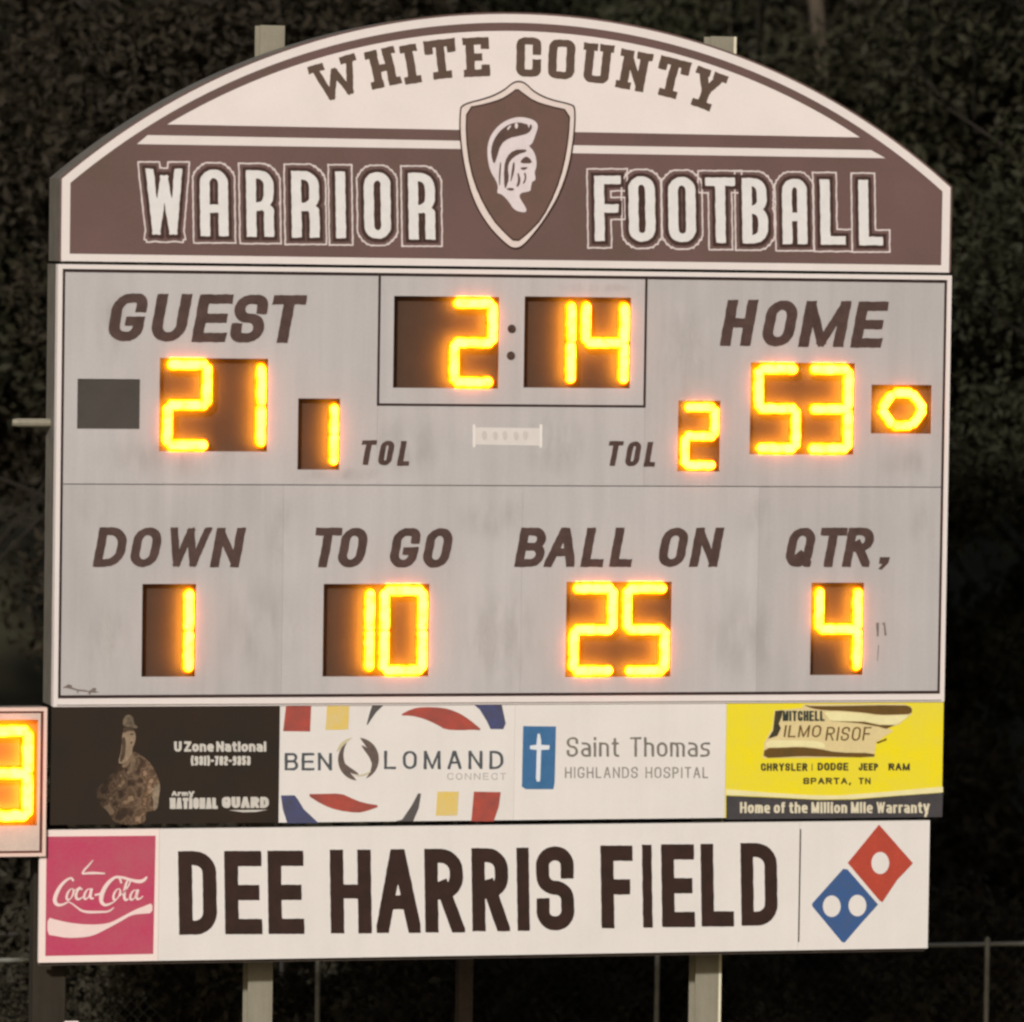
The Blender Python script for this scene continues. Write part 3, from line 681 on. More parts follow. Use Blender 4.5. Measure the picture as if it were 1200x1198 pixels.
sx = N.new('ShaderNodeSeparateXYZ'); L.new(tc.outputs['Object'], sx.inputs[0]); mr = N.new('ShaderNodeMapRange'); L.new(sx.outputs['X'], mr.inputs['Value'])
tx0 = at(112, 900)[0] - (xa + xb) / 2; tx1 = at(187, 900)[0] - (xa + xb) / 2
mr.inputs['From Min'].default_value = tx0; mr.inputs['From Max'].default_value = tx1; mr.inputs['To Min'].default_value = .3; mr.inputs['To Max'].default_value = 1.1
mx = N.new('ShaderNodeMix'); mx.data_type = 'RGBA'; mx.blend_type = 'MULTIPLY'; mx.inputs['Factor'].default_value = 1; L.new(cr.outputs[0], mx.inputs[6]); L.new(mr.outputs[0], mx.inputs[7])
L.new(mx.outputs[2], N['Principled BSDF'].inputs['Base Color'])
SK = lambda pts: zoomp(60, 820, .13333, pts)
torso = [(600, 540), (640, 500), (700, 450), (760, 470), (830, 515), (890, 580), (940, 690), (962, 760), (948, 850), (938, 965), (880, 980), (830, 985), (830, 1100), (560, 1100), (500, 980), (430, 930), (390, 830), (420, 760), (500, 690), (560, 620)]
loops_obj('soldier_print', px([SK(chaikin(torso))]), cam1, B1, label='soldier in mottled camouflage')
loops_obj('soldier_face', px([SK(chaikin([(622, 300), (650, 268), (728, 262), (746, 330), (730, 395), (712, 430), (712, 490), (660, 545), (600, 570), (590, 535), (618, 450)]))]), mat('print_skin', (158, 136, 112), var=.18, scale=14), B1, layer=1)
loops_obj('soldier_cap', px([SK(chaikin([(628, 232), (630, 180), (648, 142), (690, 130), (722, 155), (728, 215), (762, 238), (752, 256), (700, 244)], 1))]), mat('print_cap', (124, 108, 88), var=.35, scale=20), B1, layer=2)
loops_obj('soldier_shade', px([SK(chaikin([(632, 240), (700, 250), (735, 262), (728, 276), (670, 272), (634, 300)], 1)), SK(chaikin([(618, 330), (650, 330), (655, 420), (645, 500), (612, 556), (600, 530), (622, 440)], 1)), SK(chaikin([(690, 300), (722, 296), (722, 308), (694, 312)], 1)), SK(chaikin([(692, 372), (716, 368), (710, 384), (694, 388)], 1))]), mat('print_shade', (86, 70, 54), var=.2, scale=14), B1, layer=3)
loops_obj('soldier_collar', px([SK(chaikin([(620, 560), (660, 545), (690, 500), (716, 470), (745, 520), (745, 585), (700, 650), (655, 655), (690, 600), (700, 540), (665, 590), (625, 600)], 1))]), mat('print_collar', (134, 112, 90), var=.3, scale=14), B1, layer=2)
loops_obj('soldier_highlight', px([SK(chaikin([(905, 770), (945, 730), (958, 770), (944, 850), (934, 962), (890, 968), (900, 900), (885, 840)], 1))]), mat('print_camouflage_edge', (158, 140, 118), var=.22, scale=20), B1, layer=4)
PW = mat('banner_white_print', (206, 200, 190), var=.06, scale=10)
loops_obj('lettering', px(row('U Zone National', 204, 312, 869, 881, 3.1, 2.8, gap=.9, space=3)), PW, B1, layer=1, label='blurred line of white print')
loops_obj('lettering', px(row('(931)-702-9353', 223.5, 293.5, 886, 897, 2.9, 2.6, gap=.9)), PW, B1, layer=1, label='blurred telephone number')
loops_obj('lettering', px(row('Army', 201, 227, 927, 933, 2.2, 2, gap=.6, step=.3)), PW, B1, layer=1)
loops_obj('lettering', px(row('NATIONAL', 199, 255, 935, 948, 4.2, 3.6, gap=.7)), PW, B1, layer=1, label='bold white print, left word')
loops_obj('lettering', px(row('GUARD', 260, 315, 934, 947, 4.6, 3.6, gap=.9)), PW, B1, layer=1, label='bold white print, right word')
loops_obj('underline', px([[(268, 949.5), (314, 949), (300, 951.5), (285, 952)]]), PW, B1, layer=1)

B2 = flat_sign('telephone_company_banner', 'white banner lettered BEN LOMAND with a brown swirl and red, blue and yellow shapes', xb, xc - .0015, ZBt, ZT, SIGNW)
PR = mat('print_red', (178, 78, 64), var=.16, scale=8, rgb2=(140, 74, 66)); PB = mat('print_navy', (74, 78, 118), var=.18, scale=8, rgb2=(72, 72, 84))
PG = mat('print_charcoal', (92, 86, 84), var=.1, scale=8); PY = mat('print_straw', (214, 192, 138), var=.08, scale=10, rgb2=(222, 190, 84))
PS = mat('print_swirl_brown', (112, 94, 86), var=.12, scale=14, rgb2=(88, 78, 72)); PT = mat('print_slate_text', (84, 88, 92), var=.12, scale=20)
Q = lambda pts: zoomp(320, 815, .13333, pts); Q2 = lambda pts: zoomp(460, 815, .15, pts)
loops_obj('red_shape', px([Q([(115, 75), (335, 80), (325, 318), (88, 315)])]), PR, B2)
loops_obj('yellow_shape', px([Q([(475, 60), (670, 70), (660, 300), (460, 305)])]), PY, B2)
loops_obj('navy_wedge', px([Q([(880, 62), (990, 68), (905, 150), (870, 200), (828, 262), (822, 255), (850, 150)])]), PG, B2)
loops_obj('red_leaf', px([Q2(chaikin([(50, 157), (150, 105), (240, 90), (390, 96), (480, 120), (560, 160), (640, 220), (702, 275), (620, 268), (540, 274), (410, 268), (350, 230), (240, 180), (140, 158)], 1))]), PR, B2)
loops_obj('navy_shape', px([Q2([(610, 52), (850, 56), (884, 220), (865, 264), (765, 264), (735, 200), (680, 110)])]), PB, B2)
loops_obj('navy_shape', px([Q([(68, 880), (190, 878), (215, 910), (270, 1000), (400, 1122), (125, 1125), (85, 1000)])]), PB, B2)
loops_obj('red_leaf', px([Q(chaikin([(285, 868), (420, 866), (600, 862), (680, 900), (790, 945), (955, 970), (820, 1018), (740, 1034), (560, 1010), (430, 960)], 1))]), PR, B2)
loops_obj('charcoal_wedge', px([Q2([(18, 985), (75, 970), (150, 860), (200, 765), (222, 768), (205, 880), (160, 985)])]), PG, B2)
loops_obj('yellow_shape', px([Q2([(350, 752), (518, 752), (505, 940), (338, 940)])]), PY, B2)
loops_obj('red_shape', px([Q2([(635, 752), (845, 756), (830, 870), (790, 985), (615, 985)])]), PR, B2)
loops_obj('lettering', px(row('BEN', 333.5, 389, 882.5, 903, 3.5, 2.9, gap=4)), PT, B2, label='the word BEN in thin slate capitals')
loops_obj('lettering', px(row('LOMAND', 450, 590, 880, 901.5, 3.5, 2.9, gap=8)), PT, B2, label='the word LOMAND in thin slate capitals')
loops_obj('lettering', px(row('CONNECT', 524, 593, 906, 914, 1.2, 1.1, gap=3)), mat('print_pale_grey_text', (178, 172, 166), var=.05), B2, label='faint small word CONNECT')
def blade(cx, cy, r0, r1, a0, a1, n=14):
    o, i = [], []
    for k in range(n + 1):
        t = k / n; a = math.radians(a0 + (a1 - a0) * t); ro = r0 ; ri = r0 - (r0 - r1) * math.sin(math.pi * (t ** .8)) ** .8
        o.append((cx + ro * math.cos(a), cy + ro * 1.02 * math.sin(a))); i.append((cx + ri * math.cos(a), cy + ri * 1.02 * math.sin(a)))
    return o + i[::-1]
loops_obj('swirl_blade', px([blade(420, 890.5, 24, 16, 95, 235)]), PS, B2)
loops_obj('swirl_blade', px([blade(419.5, 889.5, 24.5, 15, -85, 68)]), PS, B2)
loops_obj('swirl_blade', px([blade(419, 890, 17.5, 12.5, 85, 175)]), PS, B2, layer=1)
loops_obj('swirl_blade', px([blade(419, 890, 17, 12.5, -75, 15)]), PS, B2, layer=1)
loops_obj('swirl_blade', px([blade(421, 889, 20.5, 18.5, 45, 110), blade(414, 885, 20, 16, 190, 268)]), mat('print_swirl_straw', (206, 196, 160), var=.08), B2, layer=1)

B3 = flat_sign('hospital_banner', 'white banner with a blue box and thin white cross beside the words Saint Thomas', xc, xd - .0015, ZBt, ZT, SIGNW)
loops_obj('blue_box', px([[(613, 851), (651.5, 851.5), (650, 917), (648.5, 925), (616, 925), (611.5, 922)]]), mat('print_blue', (66, 112, 156), var=.1, scale=8, rgb2=(54, 100, 140)), B3)
CB = mat('cross_white', (222, 226, 230), var=.03)
loops_obj('cross', px([[(630, 860), (632.5, 860), (634, 868), (634, 873), (644, 873.5), (643.5, 878.5), (634, 879), (633, 912), (632.5, 916), (629, 916), (628, 912), (629, 879), (621, 878), (621, 874), (628.5, 873)]]), CB, B3, layer=1)
loops_obj('lettering', px(row('Saint Thomas', 664, 832, 864, 887, 3.0, 2.5, gap=3.2, space=13)), mat('print_olive_grey', (128, 122, 112), var=.12, scale=20), B3, label='the words Saint Thomas in thin grey letters')
loops_obj('lettering', px(row('HIGHLANDS HOSPITAL', 662, 830, 899, 912, 1.7, 1.5, gap=2.6, space=9)), mat('print_mid_grey', (150, 144, 136), var=.12, scale=20), B3, label='smaller grey line HIGHLANDS HOSPITAL')

YEL = mat('banner_yellow', (238, 218, 14), rough=.45, var=.06, scale=3, rgb2=(226, 210, 70))
B4 = flat_sign('dealership_banner', 'yellow banner with a brown and white state shaped logo above a dark slogan strip', xd, xe, ZBt + .0, ZT, YEL)
DB = mat('print_dark_brown', (92, 72, 34), var=.2, scale=12, rgb2=(110, 78, 30)); CR = mat('print_cream', (236, 226, 170), var=.05, scale=8); INK = mat('print_ink', (74, 66, 44), var=.2, scale=20)
NV = mat('print_dark_slate', (72, 68, 70), var=.12, scale=8)
loops_obj('slogan_strip', px([[(851, 932.5), (900, 934.5), (960, 937.5), (1000, 937), (1050, 933), (1105, 929), (1104, 957.6), (851, 960.6)]]), NV, B4)
loops_obj('swoosh', px([[(851, 925), (900, 929), (950, 932), (985, 932.3), (1040, 928), (1105, 922), (1105, 928.5), (1050, 932.5), (1000, 936.2), (960, 937), (900, 933.7), (851, 931.8)]]), CR, B4, layer=1)
loops_obj('lettering', px(row('Home of the Million Mile Warranty', 867, 1089, 940, 953, 2.7, 2.3, gap=1.3, space=4.5, step=.35)), mat('print_cream_text', (222, 212, 184), var=.06), B4, layer=2, label='slogan Home of the Million Mile Warranty')
V = lambda pts: zoomp(880, 820, .16667, pts)
loops_obj('logo_backing', px([V([(165, 75), (360, 60), (365, 35), (430, 32), (1080, 30), (1132, 55), (1130, 100), (1040, 175), (960, 200), (1000, 220), (880, 300), (865, 405), (85, 412), (95, 300), (150, 200)])]), mat('print_pale_pink', (224, 204, 150), var=.06, scale=9), B4)
loops_obj('logo_stripe', px([V(chaikin([(365, 35), (430, 48), (1080, 36), (1132, 55), (1130, 100), (1060, 105), (900, 108), (800, 92), (640, 78), (520, 76), (420, 60)], 1))]), DB, B4, layer=1)
loops_obj('logo_stripe', px([V(chaikin([(95, 340), (230, 338), (340, 332), (480, 345), (600, 372), (870, 375), (866, 408), (480, 400), (350, 398), (230, 405), (85, 412)], 1))]), DB, B4, layer=1)
loops_obj('logo_ribbon', px([V(chaikin([(510, 85), (640, 86), (800, 100), (900, 115), (1050, 108), (1118, 108), (1040, 170), (980, 182), (860, 165), (700, 155), (560, 150), (530, 110)], 1)), V(chaikin([(110, 290), (200, 285), (400, 288), (510, 298), (525, 340), (480, 340), (340, 328), (230, 334), (100, 338)], 1))]), CR, B4, layer=1)
loops_obj('logo_shadow', px([V([(170, 80), (225, 74), (215, 120), (195, 170), (210, 200), (185, 255), (120, 275), (155, 215)])]), INK, B4, layer=1)
loops_obj('logo_script', px(row('MITCHELL', 917, 966, 833, 845, 2.6, 2.0, gap=.9)), mat('print_dark_teal', (58, 66, 56), var=.2, scale=20), B4, layer=2)
loops_obj('logo_script', px(row('ILMO', 919, 962, 850, 864, 1.9, 1.6, gap=3, skew=.15) + row('RISOF', 968, 1020, 852, 868, 1.9, 1.6, gap=3, skew=.15)), DB, B4, layer=2)
loops_obj('logo_underline', px([V([(560, 150), (800, 155), (900, 178), (1010, 178), (950, 205), (900, 190), (760, 165)]), V([(880, 300), (955, 270), (950, 285), (890, 308)])]), DB, B4, layer=2)
loops_obj('lettering', px(row('CHRYSLER', 891.5, 946, 894.5, 903.5, 2.1, 1.8, gap=1.2) + row('|', 951, 952, 895, 903, 1, 1) + row('DODGE', 958, 994, 894, 903, 2.3, 1.8, gap=1.1) + row('JEEP', 1006, 1029, 894.5, 903, 2.1, 1.8, gap=1) + row('RAM', 1041, 1066, 894.5, 903, 2.2, 1.8, gap=1.2)), INK, B4, layer=1, label='line of small dark print')
loops_obj('lettering', px(row('SPARTA,', 941, 997, 911.5, 919, 1.9, 1.6, gap=1.6) + row('TN', 1006, 1020, 911.5, 919, 1.7, 1.5, gap=1.6)), INK, B4, layer=1, label='small dark town line')

# ------------------------------------------------------------------ field name row
NZ1, NZ0 = -2.778, -3.846
xn0, xn1, xn2, xn3 = -3.856, at(186, 1050)[0], at(936, 1040)[0], 3.655
NM = flat_sign('field_name_sign', 'long white sign with huge dark letters DEE HARRIS FIELD', xn1 + .001, xn2 - .001, NZ0, NZ1, SIGNW, cat='sign')
NMS = [('D', 231.5, 43, 997.5, 1095.5), ('E', 285, 42, 997.3, 1095), ('E', 335, 40.5, 997, 1094.7), ('H', 411, 46.5, 995.8, 1094), ('A', 466.5, 50, 995.3, 1093.5), ('R', 521, 45, 994.8, 1093),
       ('R', 575, 42.5, 994, 1091.5), ('I', 613, 13.5, 993.5, 1091), ('S', 650.5, 42.5, 992, 1090.5), ('F', 723, 36, 991, 1088), ('I', 758.5, 10.5, 990, 1087.3), ('E', 794.5, 37, 989.5, 1086.7), ('L', 840.5, 36.5, 989, 1086), ('D', 889.5, 41, 988, 1085)]
UPN = dict(UP); UPN['R'] = (1, [[(0, 0), (0, 1)], [(0, 0), (.95, 0, R1), (.95, .53, R1), (0, .53)], [(.5, .53), (.93, .99)]])
lp = []
for ch, x, w, a, b in NMS:
    w += 1.6 if ch != 'I' else .8
    wv = w if ch == 'I' else 16.2 - (x - 230) * .0022
    loops_obj('letter', px(letter(ch, x, (a + b) / 2, w, b - a, wv, 18 if ch in 'EFL' else 16.5, font=UPN, skew=-.015)), NAMEL, NM)
CK = flat_sign('soft_drink_sign', 'faded raspberry red square sign with white script and wave in a white frame', xn0, xn1 - .001, NZ0, NZ1, mat('drink_sign_frame', (240, 222, 214), var=.03, scale=3), cat='sign')
PINK = mat('faded_raspberry', (190, 60, 98), rough=.4, var=.09, scale=3.0, rgb2=(180, 92, 104))
loops_obj('red_field', px([[(54.5, 980.5), (182.3, 979.5), (179.5, 1118), (53, 1120.5)]]), PINK, CK)
K = lambda pts: zoomp(50, 970, .13357, pts)
PKW = mat('drink_sign_white', (240, 214, 208), var=.04, scale=8)
loops_obj('wave', px([K(chaikin([(42, 785), (120, 810), (250, 838), (400, 852), (520, 848), (600, 832), (700, 780), (800, 725), (900, 685), (962, 660), (962, 750), (880, 755), (780, 765), (680, 825), (560, 890), (440, 950), (330, 965), (210, 968), (100, 948), (40, 938)], 1))]), PKW, CK, layer=1)
def pen(lines):
    """brush strokes in sign-zoom coordinates: (points, widths)"""
    out = []
    for pts, ws in lines:
        L_, R_ = [], []
        for i, p in enumerate(pts):
            a = pts[max(i - 1, 0)]; b = pts[min(i + 1, len(pts) - 1)]; dx, dy = b[0] - a[0], b[1] - a[1]; l = math.hypot(dx, dy) or 1
            w = 1.15 * (ws[i] if i < len(ws) else ws[-1])
            L_.append((p[0] - dy / l * w / 2, p[1] + dx / l * w / 2)); R_.append((p[0] + dy / l * w / 2, p[1] - dx / l * w / 2))
        out.append(K(L_ + R_[::-1]))
    return out
script = [([(268, 470), (258, 440), (215, 452), (160, 505), (118, 580), (102, 640), (122, 678), (170, 680), (225, 650)], [16, 14, 16, 24, 30, 30, 24, 14, 8]), ([(266.0, 585.0), (253.8, 610.0), (237.8, 628.3), (222.5, 635.0), (211.8, 628.3), (208.7, 610.0), (214.0, 585.0), (226.2, 560.0), (242.2, 541.7), (257.5, 535.0), (268.2, 541.7), (271.3, 560.0), (266.0, 585.0)], [16.8, 11.200000000000001, 8.4, 14.0, 18.2, 18.2, 16.8, 14, 8.4, 7.0, 11.200000000000001, 15.400000000000002, 16.8]), ([(262, 560), (290, 545), (330, 520)], [8, 8, 10]), ([(345, 545), (330, 528), (300, 555), (288, 600), (300, 632), (335, 622), (362, 595)], [18, 12, 16, 22, 18, 10, 7]), ([(416.0, 582.0), (404.7, 605.0), (390.1, 621.8), (375.9, 628.0), (366.1, 621.8), (363.2, 605.0), (368.0, 582.0), (379.3, 559.0), (393.9, 542.2), (408.1, 536.0), (417.9, 542.2), (420.8, 559.0), (416.0, 582.0)], [16.8, 11.200000000000001, 8.4, 14.0, 18.2, 18.2, 16.8, 14, 8.4, 7.0, 11.200000000000001, 15.400000000000002, 16.8]), ([(432, 532), (418, 590), (420, 625), (450, 618)], [16, 20, 16, 8]), ([(455, 592), (510, 580)], [16, 16]), ([(690, 488), (675, 440), (640, 430), (585, 470), (540, 530), (512, 600), (512, 655), (545, 684), (600, 665), (640, 640)], [16, 16, 18, 26, 32, 34, 28, 20, 10, 8]), ([(640, 430), (700, 436), (780, 462), (850, 476), (890, 462), (915, 430)], [14, 18, 22, 28, 22, 8]), ([(676.0, 585.0), (663.8, 610.0), (647.8, 628.3), (632.5, 635.0), (621.8, 628.3), (618.7, 610.0), (624.0, 585.0), (636.2, 560.0), (652.2, 541.7), (667.5, 535.0), (678.2, 541.7), (681.3, 560.0), (676.0, 585.0)], [16.8, 11.200000000000001, 8.4, 14.0, 18.2, 18.2, 16.8, 14, 8.4, 7.0, 11.200000000000001, 15.400000000000002, 16.8]), ([(675, 600), (720, 560), (765, 490), (768, 455), (742, 462), (722, 520), (712, 600), (722, 640), (752, 625)], [8, 9, 12, 12, 14, 20, 22, 18, 8]), ([(819.0, 590.0), (808.1, 612.0), (793.7, 628.1), (779.6, 634.0), (769.7, 628.1), (766.5, 612.0), (771.0, 590.0), (781.9, 568.0), (796.3, 551.9), (810.4, 546.0), (820.3, 551.9), (823.5, 568.0), (819.0, 590.0)], [16.8, 11.200000000000001, 8.4, 14.0, 18.2, 18.2, 16.8, 14, 8.4, 7.0, 11.200000000000001, 15.400000000000002, 16.8]), ([(838, 542), (822, 600), (826, 632), (858, 622), (880, 600)], [16, 20, 16, 10, 6]), ([(225, 650), (260, 668), (300, 700), (340, 730), (400, 742), (500, 740), (580, 738), (625, 700)], [8, 10, 12, 16, 20, 16, 12, 6]), ([(345, 405), (365, 370), (405, 330), (440, 285)], [12, 16, 12, 6]), ([(345, 405), (430, 396), (545, 402)], [10, 20, 10])]
def sm(p, n=1):
    for _ in range(n):
        q = [p[0]]
        for a, b in zip(p, p[1:]): q += [(a[0] * .75 + b[0] * .25, a[1] * .75 + b[1] * .25), (a[0] * .25 + b[0] * .75, a[1] * .25 + b[1] * .75)]
        p = q + [p[-1]]
    return p
for i, (p, w) in enumerate(script):
    q = sm(p, 2); ww = list(np.interp(np.linspace(0, 1, len(q)), np.linspace(0, 1, len(p)), w))
    loops_obj('script_stroke', px(pen([(q, ww)])), PKW, CK, layer=1 + (i % 4), thick=.0008)
PZ = flat_sign('pizza_sign', 'white square sign with a red and blue domino tile logo right of the field name', xn2 + .001, xn3, NZ0, NZ1, SIGNW, cat='sign')
box('seam_line', xn2 + .002, xn2 + .012, -.003, -.0003, NZ0 + .07, NZ1 - .06, BLACKLINE, PZ)
O = lambda pts: zoomp(920, 960, .15833, pts)
loops_obj('red_tile', px([O([(695, 40), (945, 325), (930, 345), (830, 450), (720, 615), (700, 605), (463, 325)])]), mat('tile_red', (186, 74, 56), var=.1, scale=6), PZ)
loops_obj('blue_tile', px([O([(430, 368), (462, 372), (688, 632), (560, 775), (440, 915), (420, 910), (200, 645), (200, 625)])]), mat('tile_blue', (50, 90, 146), var=.14, scale=6, rgb2=(68, 88, 124)), PZ)
loops_obj('tile_dot', px([O(circ(704, 325, 66, 18, 82))]), SIGNW, PZ, layer=1)
loops_obj('tile_dot', px([O(circ(345, 645, 66, 18, 80))]), SIGNW, PZ, layer=1); loops_obj('tile_dot', px([O(circ(535, 640, 66, 18, 80))]), SIGNW, PZ, layer=1)
# bottom rail under the name row
LR = thing('sign_bottom_rail', 'thin dark angle rail running under the white name sign', 'rail', (-.1, .1, Z0 - 3.87))
box('rail', xn0 + .01, xn3 - .01, .05, .12, -3.875, -3.849, DKSTEEL, LR)

# ------------------------------------------------------------------ play clock at the left edge
PCY = -.035
PC = thing('play_clock', 'small beige play clock box with one huge glowing amber digit at the left edge', 'play clock', (-4.5, .1, Z0 - 2.985))
pcx1, pcx0 = -3.815, -5.18
CLK = mat('play_clock_face', (214, 194, 180), var=.07, scale=5, rgb2=(196, 180, 168))
dx1 = at(43, 905)[0]; dz1, dz0 = at(43, 843)[1], at(43, 967)[1]; dx0 = dx1 - 1.02
def holed(name, x0, x1, z0, z1, hole, m, parent, Y, th):
    xs = [x0, hole[0], hole[1], x1]; zs = [z0, hole[2], hole[3], z1]; bm = bmesh.new(); V = {}
    for i in range(4):
        for j in range(4): V[i, j] = bm.verts.new((xs[i], Y, zs[j] + Z0))
    for i in range(3):
        for j in range(3):
            if (i, j) != (1, 1): bm.faces.new((V[i, j], V[i + 1, j], V[i + 1, j + 1], V[i, j + 1]))
    r = bmesh.ops.extrude_face_region(bm, geom=list(bm.faces))
    for e in r['geom']:
        if isinstance(e, bmesh.types.BMVert): e.co.y += th
    return bm_obj(name, bm, m, parent)
box('cabinet', pcx0, pcx1 - .004, PCY + .09, PCY + .3, -2.98, -1.795, SIDE, PC)
holed('face_panel', pcx0 + .06, pcx1 - .05, -2.984 + .045, -1.79 - .045, (dx0, dx1, dz0, dz1), CLK, PC, PCY, .004)
frame('dark_line_strip', pcx0 + .036, pcx1 - .028, -2.984 + .026, -1.79 - .026, .018, PCY - .001, PCY + .03, mat('clock_line_brown', (96, 56, 44), var=.1), PC)  # brown line painted inside the edge channel
frame('edge_channel', pcx0, pcx1, -2.984, -1.79, .027, PCY - .012, PCY + .089, mat('clock_edge_cream', (232, 204, 190), var=.05), PC)
bm = bmesh.new(); e = .002
ov = [bm.verts.new((x, y, z + Z0)) for y in (PCY + .0045, PCY + .085) for x, z in ((dx0 - e, dz0 - e), (dx1 + e, dz0 - e), (dx1 + e, dz1 + e), (dx0 - e, dz1 + e))]
for k in range(4): bm.faces.new((ov[k], ov[(k + 1) % 4], ov[4 + (k + 1) % 4], ov[4 + k]))
bm.faces.new(ov[4:])
off = root_of(PC)
for v in bm.verts: v.co -= off
me = bpy.data.meshes.new('digit_bay'); bm.to_mesh(me); bm.free()
PT_ = link_mesh('digit_bay', me, mat('digit_bay_beige', (128, 88, 52), var=.08), PC, 'play clock bay lit with 3')
zz = (at(28, 856)[1], at(28, 955)[1])
digit(PT_, '3', dx1 - .50, dx1 - .085, zz[1], zz[0], .06, LAMPHOT, Yo=PCY)

# ------------------------------------------------------------------ posts
def ibeam(name, label, x, w, ztop, m, Y, cat='post', depth=.2, group=None, zb=-Z0):
    t = thing(name, label, cat, (x, Y + depth / 2, 0), group)
    box('flange', x - w / 2, x + w / 2, Y, Y + .014, zb, ztop, m, t); box('flange', x - w / 2, x + w / 2, Y + depth - .014, Y + depth, zb, ztop, m, t)
    box('web', x - .006, x + .006, Y + .0145, Y + depth - .0145, zb, ztop, m, t); return t
px1 = at(305, 1160, .48)[0]; px2 = at(828.5, 1160, .48)[0]
GP = 'steel posts carrying the scoreboard'
ibeam('steel_post', 'pale steel post under the letters HA of the field name sign', px1, .205, at(325, 30, .48)[1], STEEL, .48, group=GP)
ibeam('steel_post', 'pale steel post with a paler right edge under the right part of the name sign', px2, .2, at(850, 43, .48)[1], STEEL, .48, group=GP)
bright = COL.objects[-1].parent
box('edge_strip', px2 + .100, px2 + .122, .475, .50, -Z0, at(850, 43, .48)[1], mat('pale_edge', (232, 224, 196), var=.1), bright, 'pale strip along the right edge')  # narrow strip in a paler colour than the rest of the post
xm = at(546, 1160, 2.2)[0]
ibeam('thin_dark_post', 'narrow dull post standing behind the middle of the name sign', xm, .125, -3.5, DKSTEEL, 2.2, depth=.12)
xw = at(58, 1165, .3)[0]
tw = thing('timber_post', 'broad dim brown timber post under the left end of the name sign', 'post', (xw, .4, 0))
bm = bmesh.new(); add_box(bm, xw - .135, xw + .135, .3, .5, 0, Z0 - 2.6, .008); bm_obj('shaft', bm, mat('dark_timber', (54, 47, 37), rough=.9, var=.25, streak=.5, scale=5), tw)

# ------------------------------------------------------------------ fence behind
YF = 3.0; FX = at(770, 1150, YF)[0]
FN = thing('chain_link_fence', 'grey chain link fence with a pale top rail behind the scoreboard', 'fence', (FX, YF, 0))
PIPE = mat('fence_pipe', (150, 148, 138), rough=.5, var=.15, scale=12, metal=.3)
for k in range(-4, 5):
    x = FX + 3.045 * k
    bm = bmesh.new(); add_tube(bm, [(x, YF, 0), (x, YF, 1.86)], [.024, .024], 8); add_tube(bm, [(x, YF, 1.861), (x, YF, 1.885), (x, YF, 1.90)], [.03, .026, .008], 8)
    bm_obj('fence_post', bm, PIPE, FN)
bm = bmesh.new(); add_tube(bm, [(FX - 12.6, YF, 1.832), (FX + 12.6, YF, 1.832)], [.021, .021], 8); bm_obj('top_rail', bm, PIPE, FN)
bm = bmesh.new(); sp = .11; x0, x1, H = FX - 12.5, FX + 12.5, 1.80
def wire(a, b, r=.0008):
    d = (Vector(b) - Vector(a)).normalized(); s = d.cross(Vector((0, 1, 0))).normalized() * r; y = Vector((0, r, 0))
    vs = [bm.verts.new(Vector(p) + q) for p in (a, b) for q in (s, y, -s)]
    for k in range(3): bm.faces.new((vs[k], vs[(k + 1) % 3], vs[3 + (k + 1) % 3], vs[3 + k]))
n = int((x1 - x0) / sp)
for i in range(-int(H / sp), n):
    a = x0 + i * sp; s0 = max(0, x0 - a); s1 = min(H, x1 - a)
    if s1 > s0:
        wire((a + s0, YF + .026, s0 + .02), (a + s1, YF + .026, s1 + .02)); wire((x0 + x1 - a - s0, YF + .03, s0 + .02), (x0 + x1 - a - s1, YF + .03, s1 + .02))
bm_obj('wire_mesh', bm, mat('fence_wire', (60, 58, 50), rough=.6, var=.1), FN, kind='stuff')
YR = 6.5; zr = at(1120, 1078, YR)[1] + Z0
RL = thing('far_pipe_rail', 'dull thin pipe rail beyond the chain link fence', 'railing', (3, YR, 0))
bm = bmesh.new(); add_tube(bm, [(-10, YR, zr), (16, YR, zr)], [.02, .02], 6); bm_obj('rail', bm, mat('dull_pipe', (70, 64, 58), var=.2), RL)
for k in range(9):
    x = -10 + 3.2 * k; bm = bmesh.new(); add_tube(bm, [(x, YR, 0), (x, YR, zr)], [.022, .022], 6); bm_obj('rail_post', bm, MATS['dull_pipe'], RL)
xs_, zs_ = at(84, 1196, -1.0)
ST = thing('white_marker_stake', 'tip of a small white stake at the bottom left edge', 'stake', (xs_, -1.0, 0))
bm = bmesh.new(); add_box(bm, xs_ - .06, xs_ + .06, -1.02, -.98, 0, zs_ + Z0 - .005, .01); bm_obj('shaft', bm, WHITE, ST)

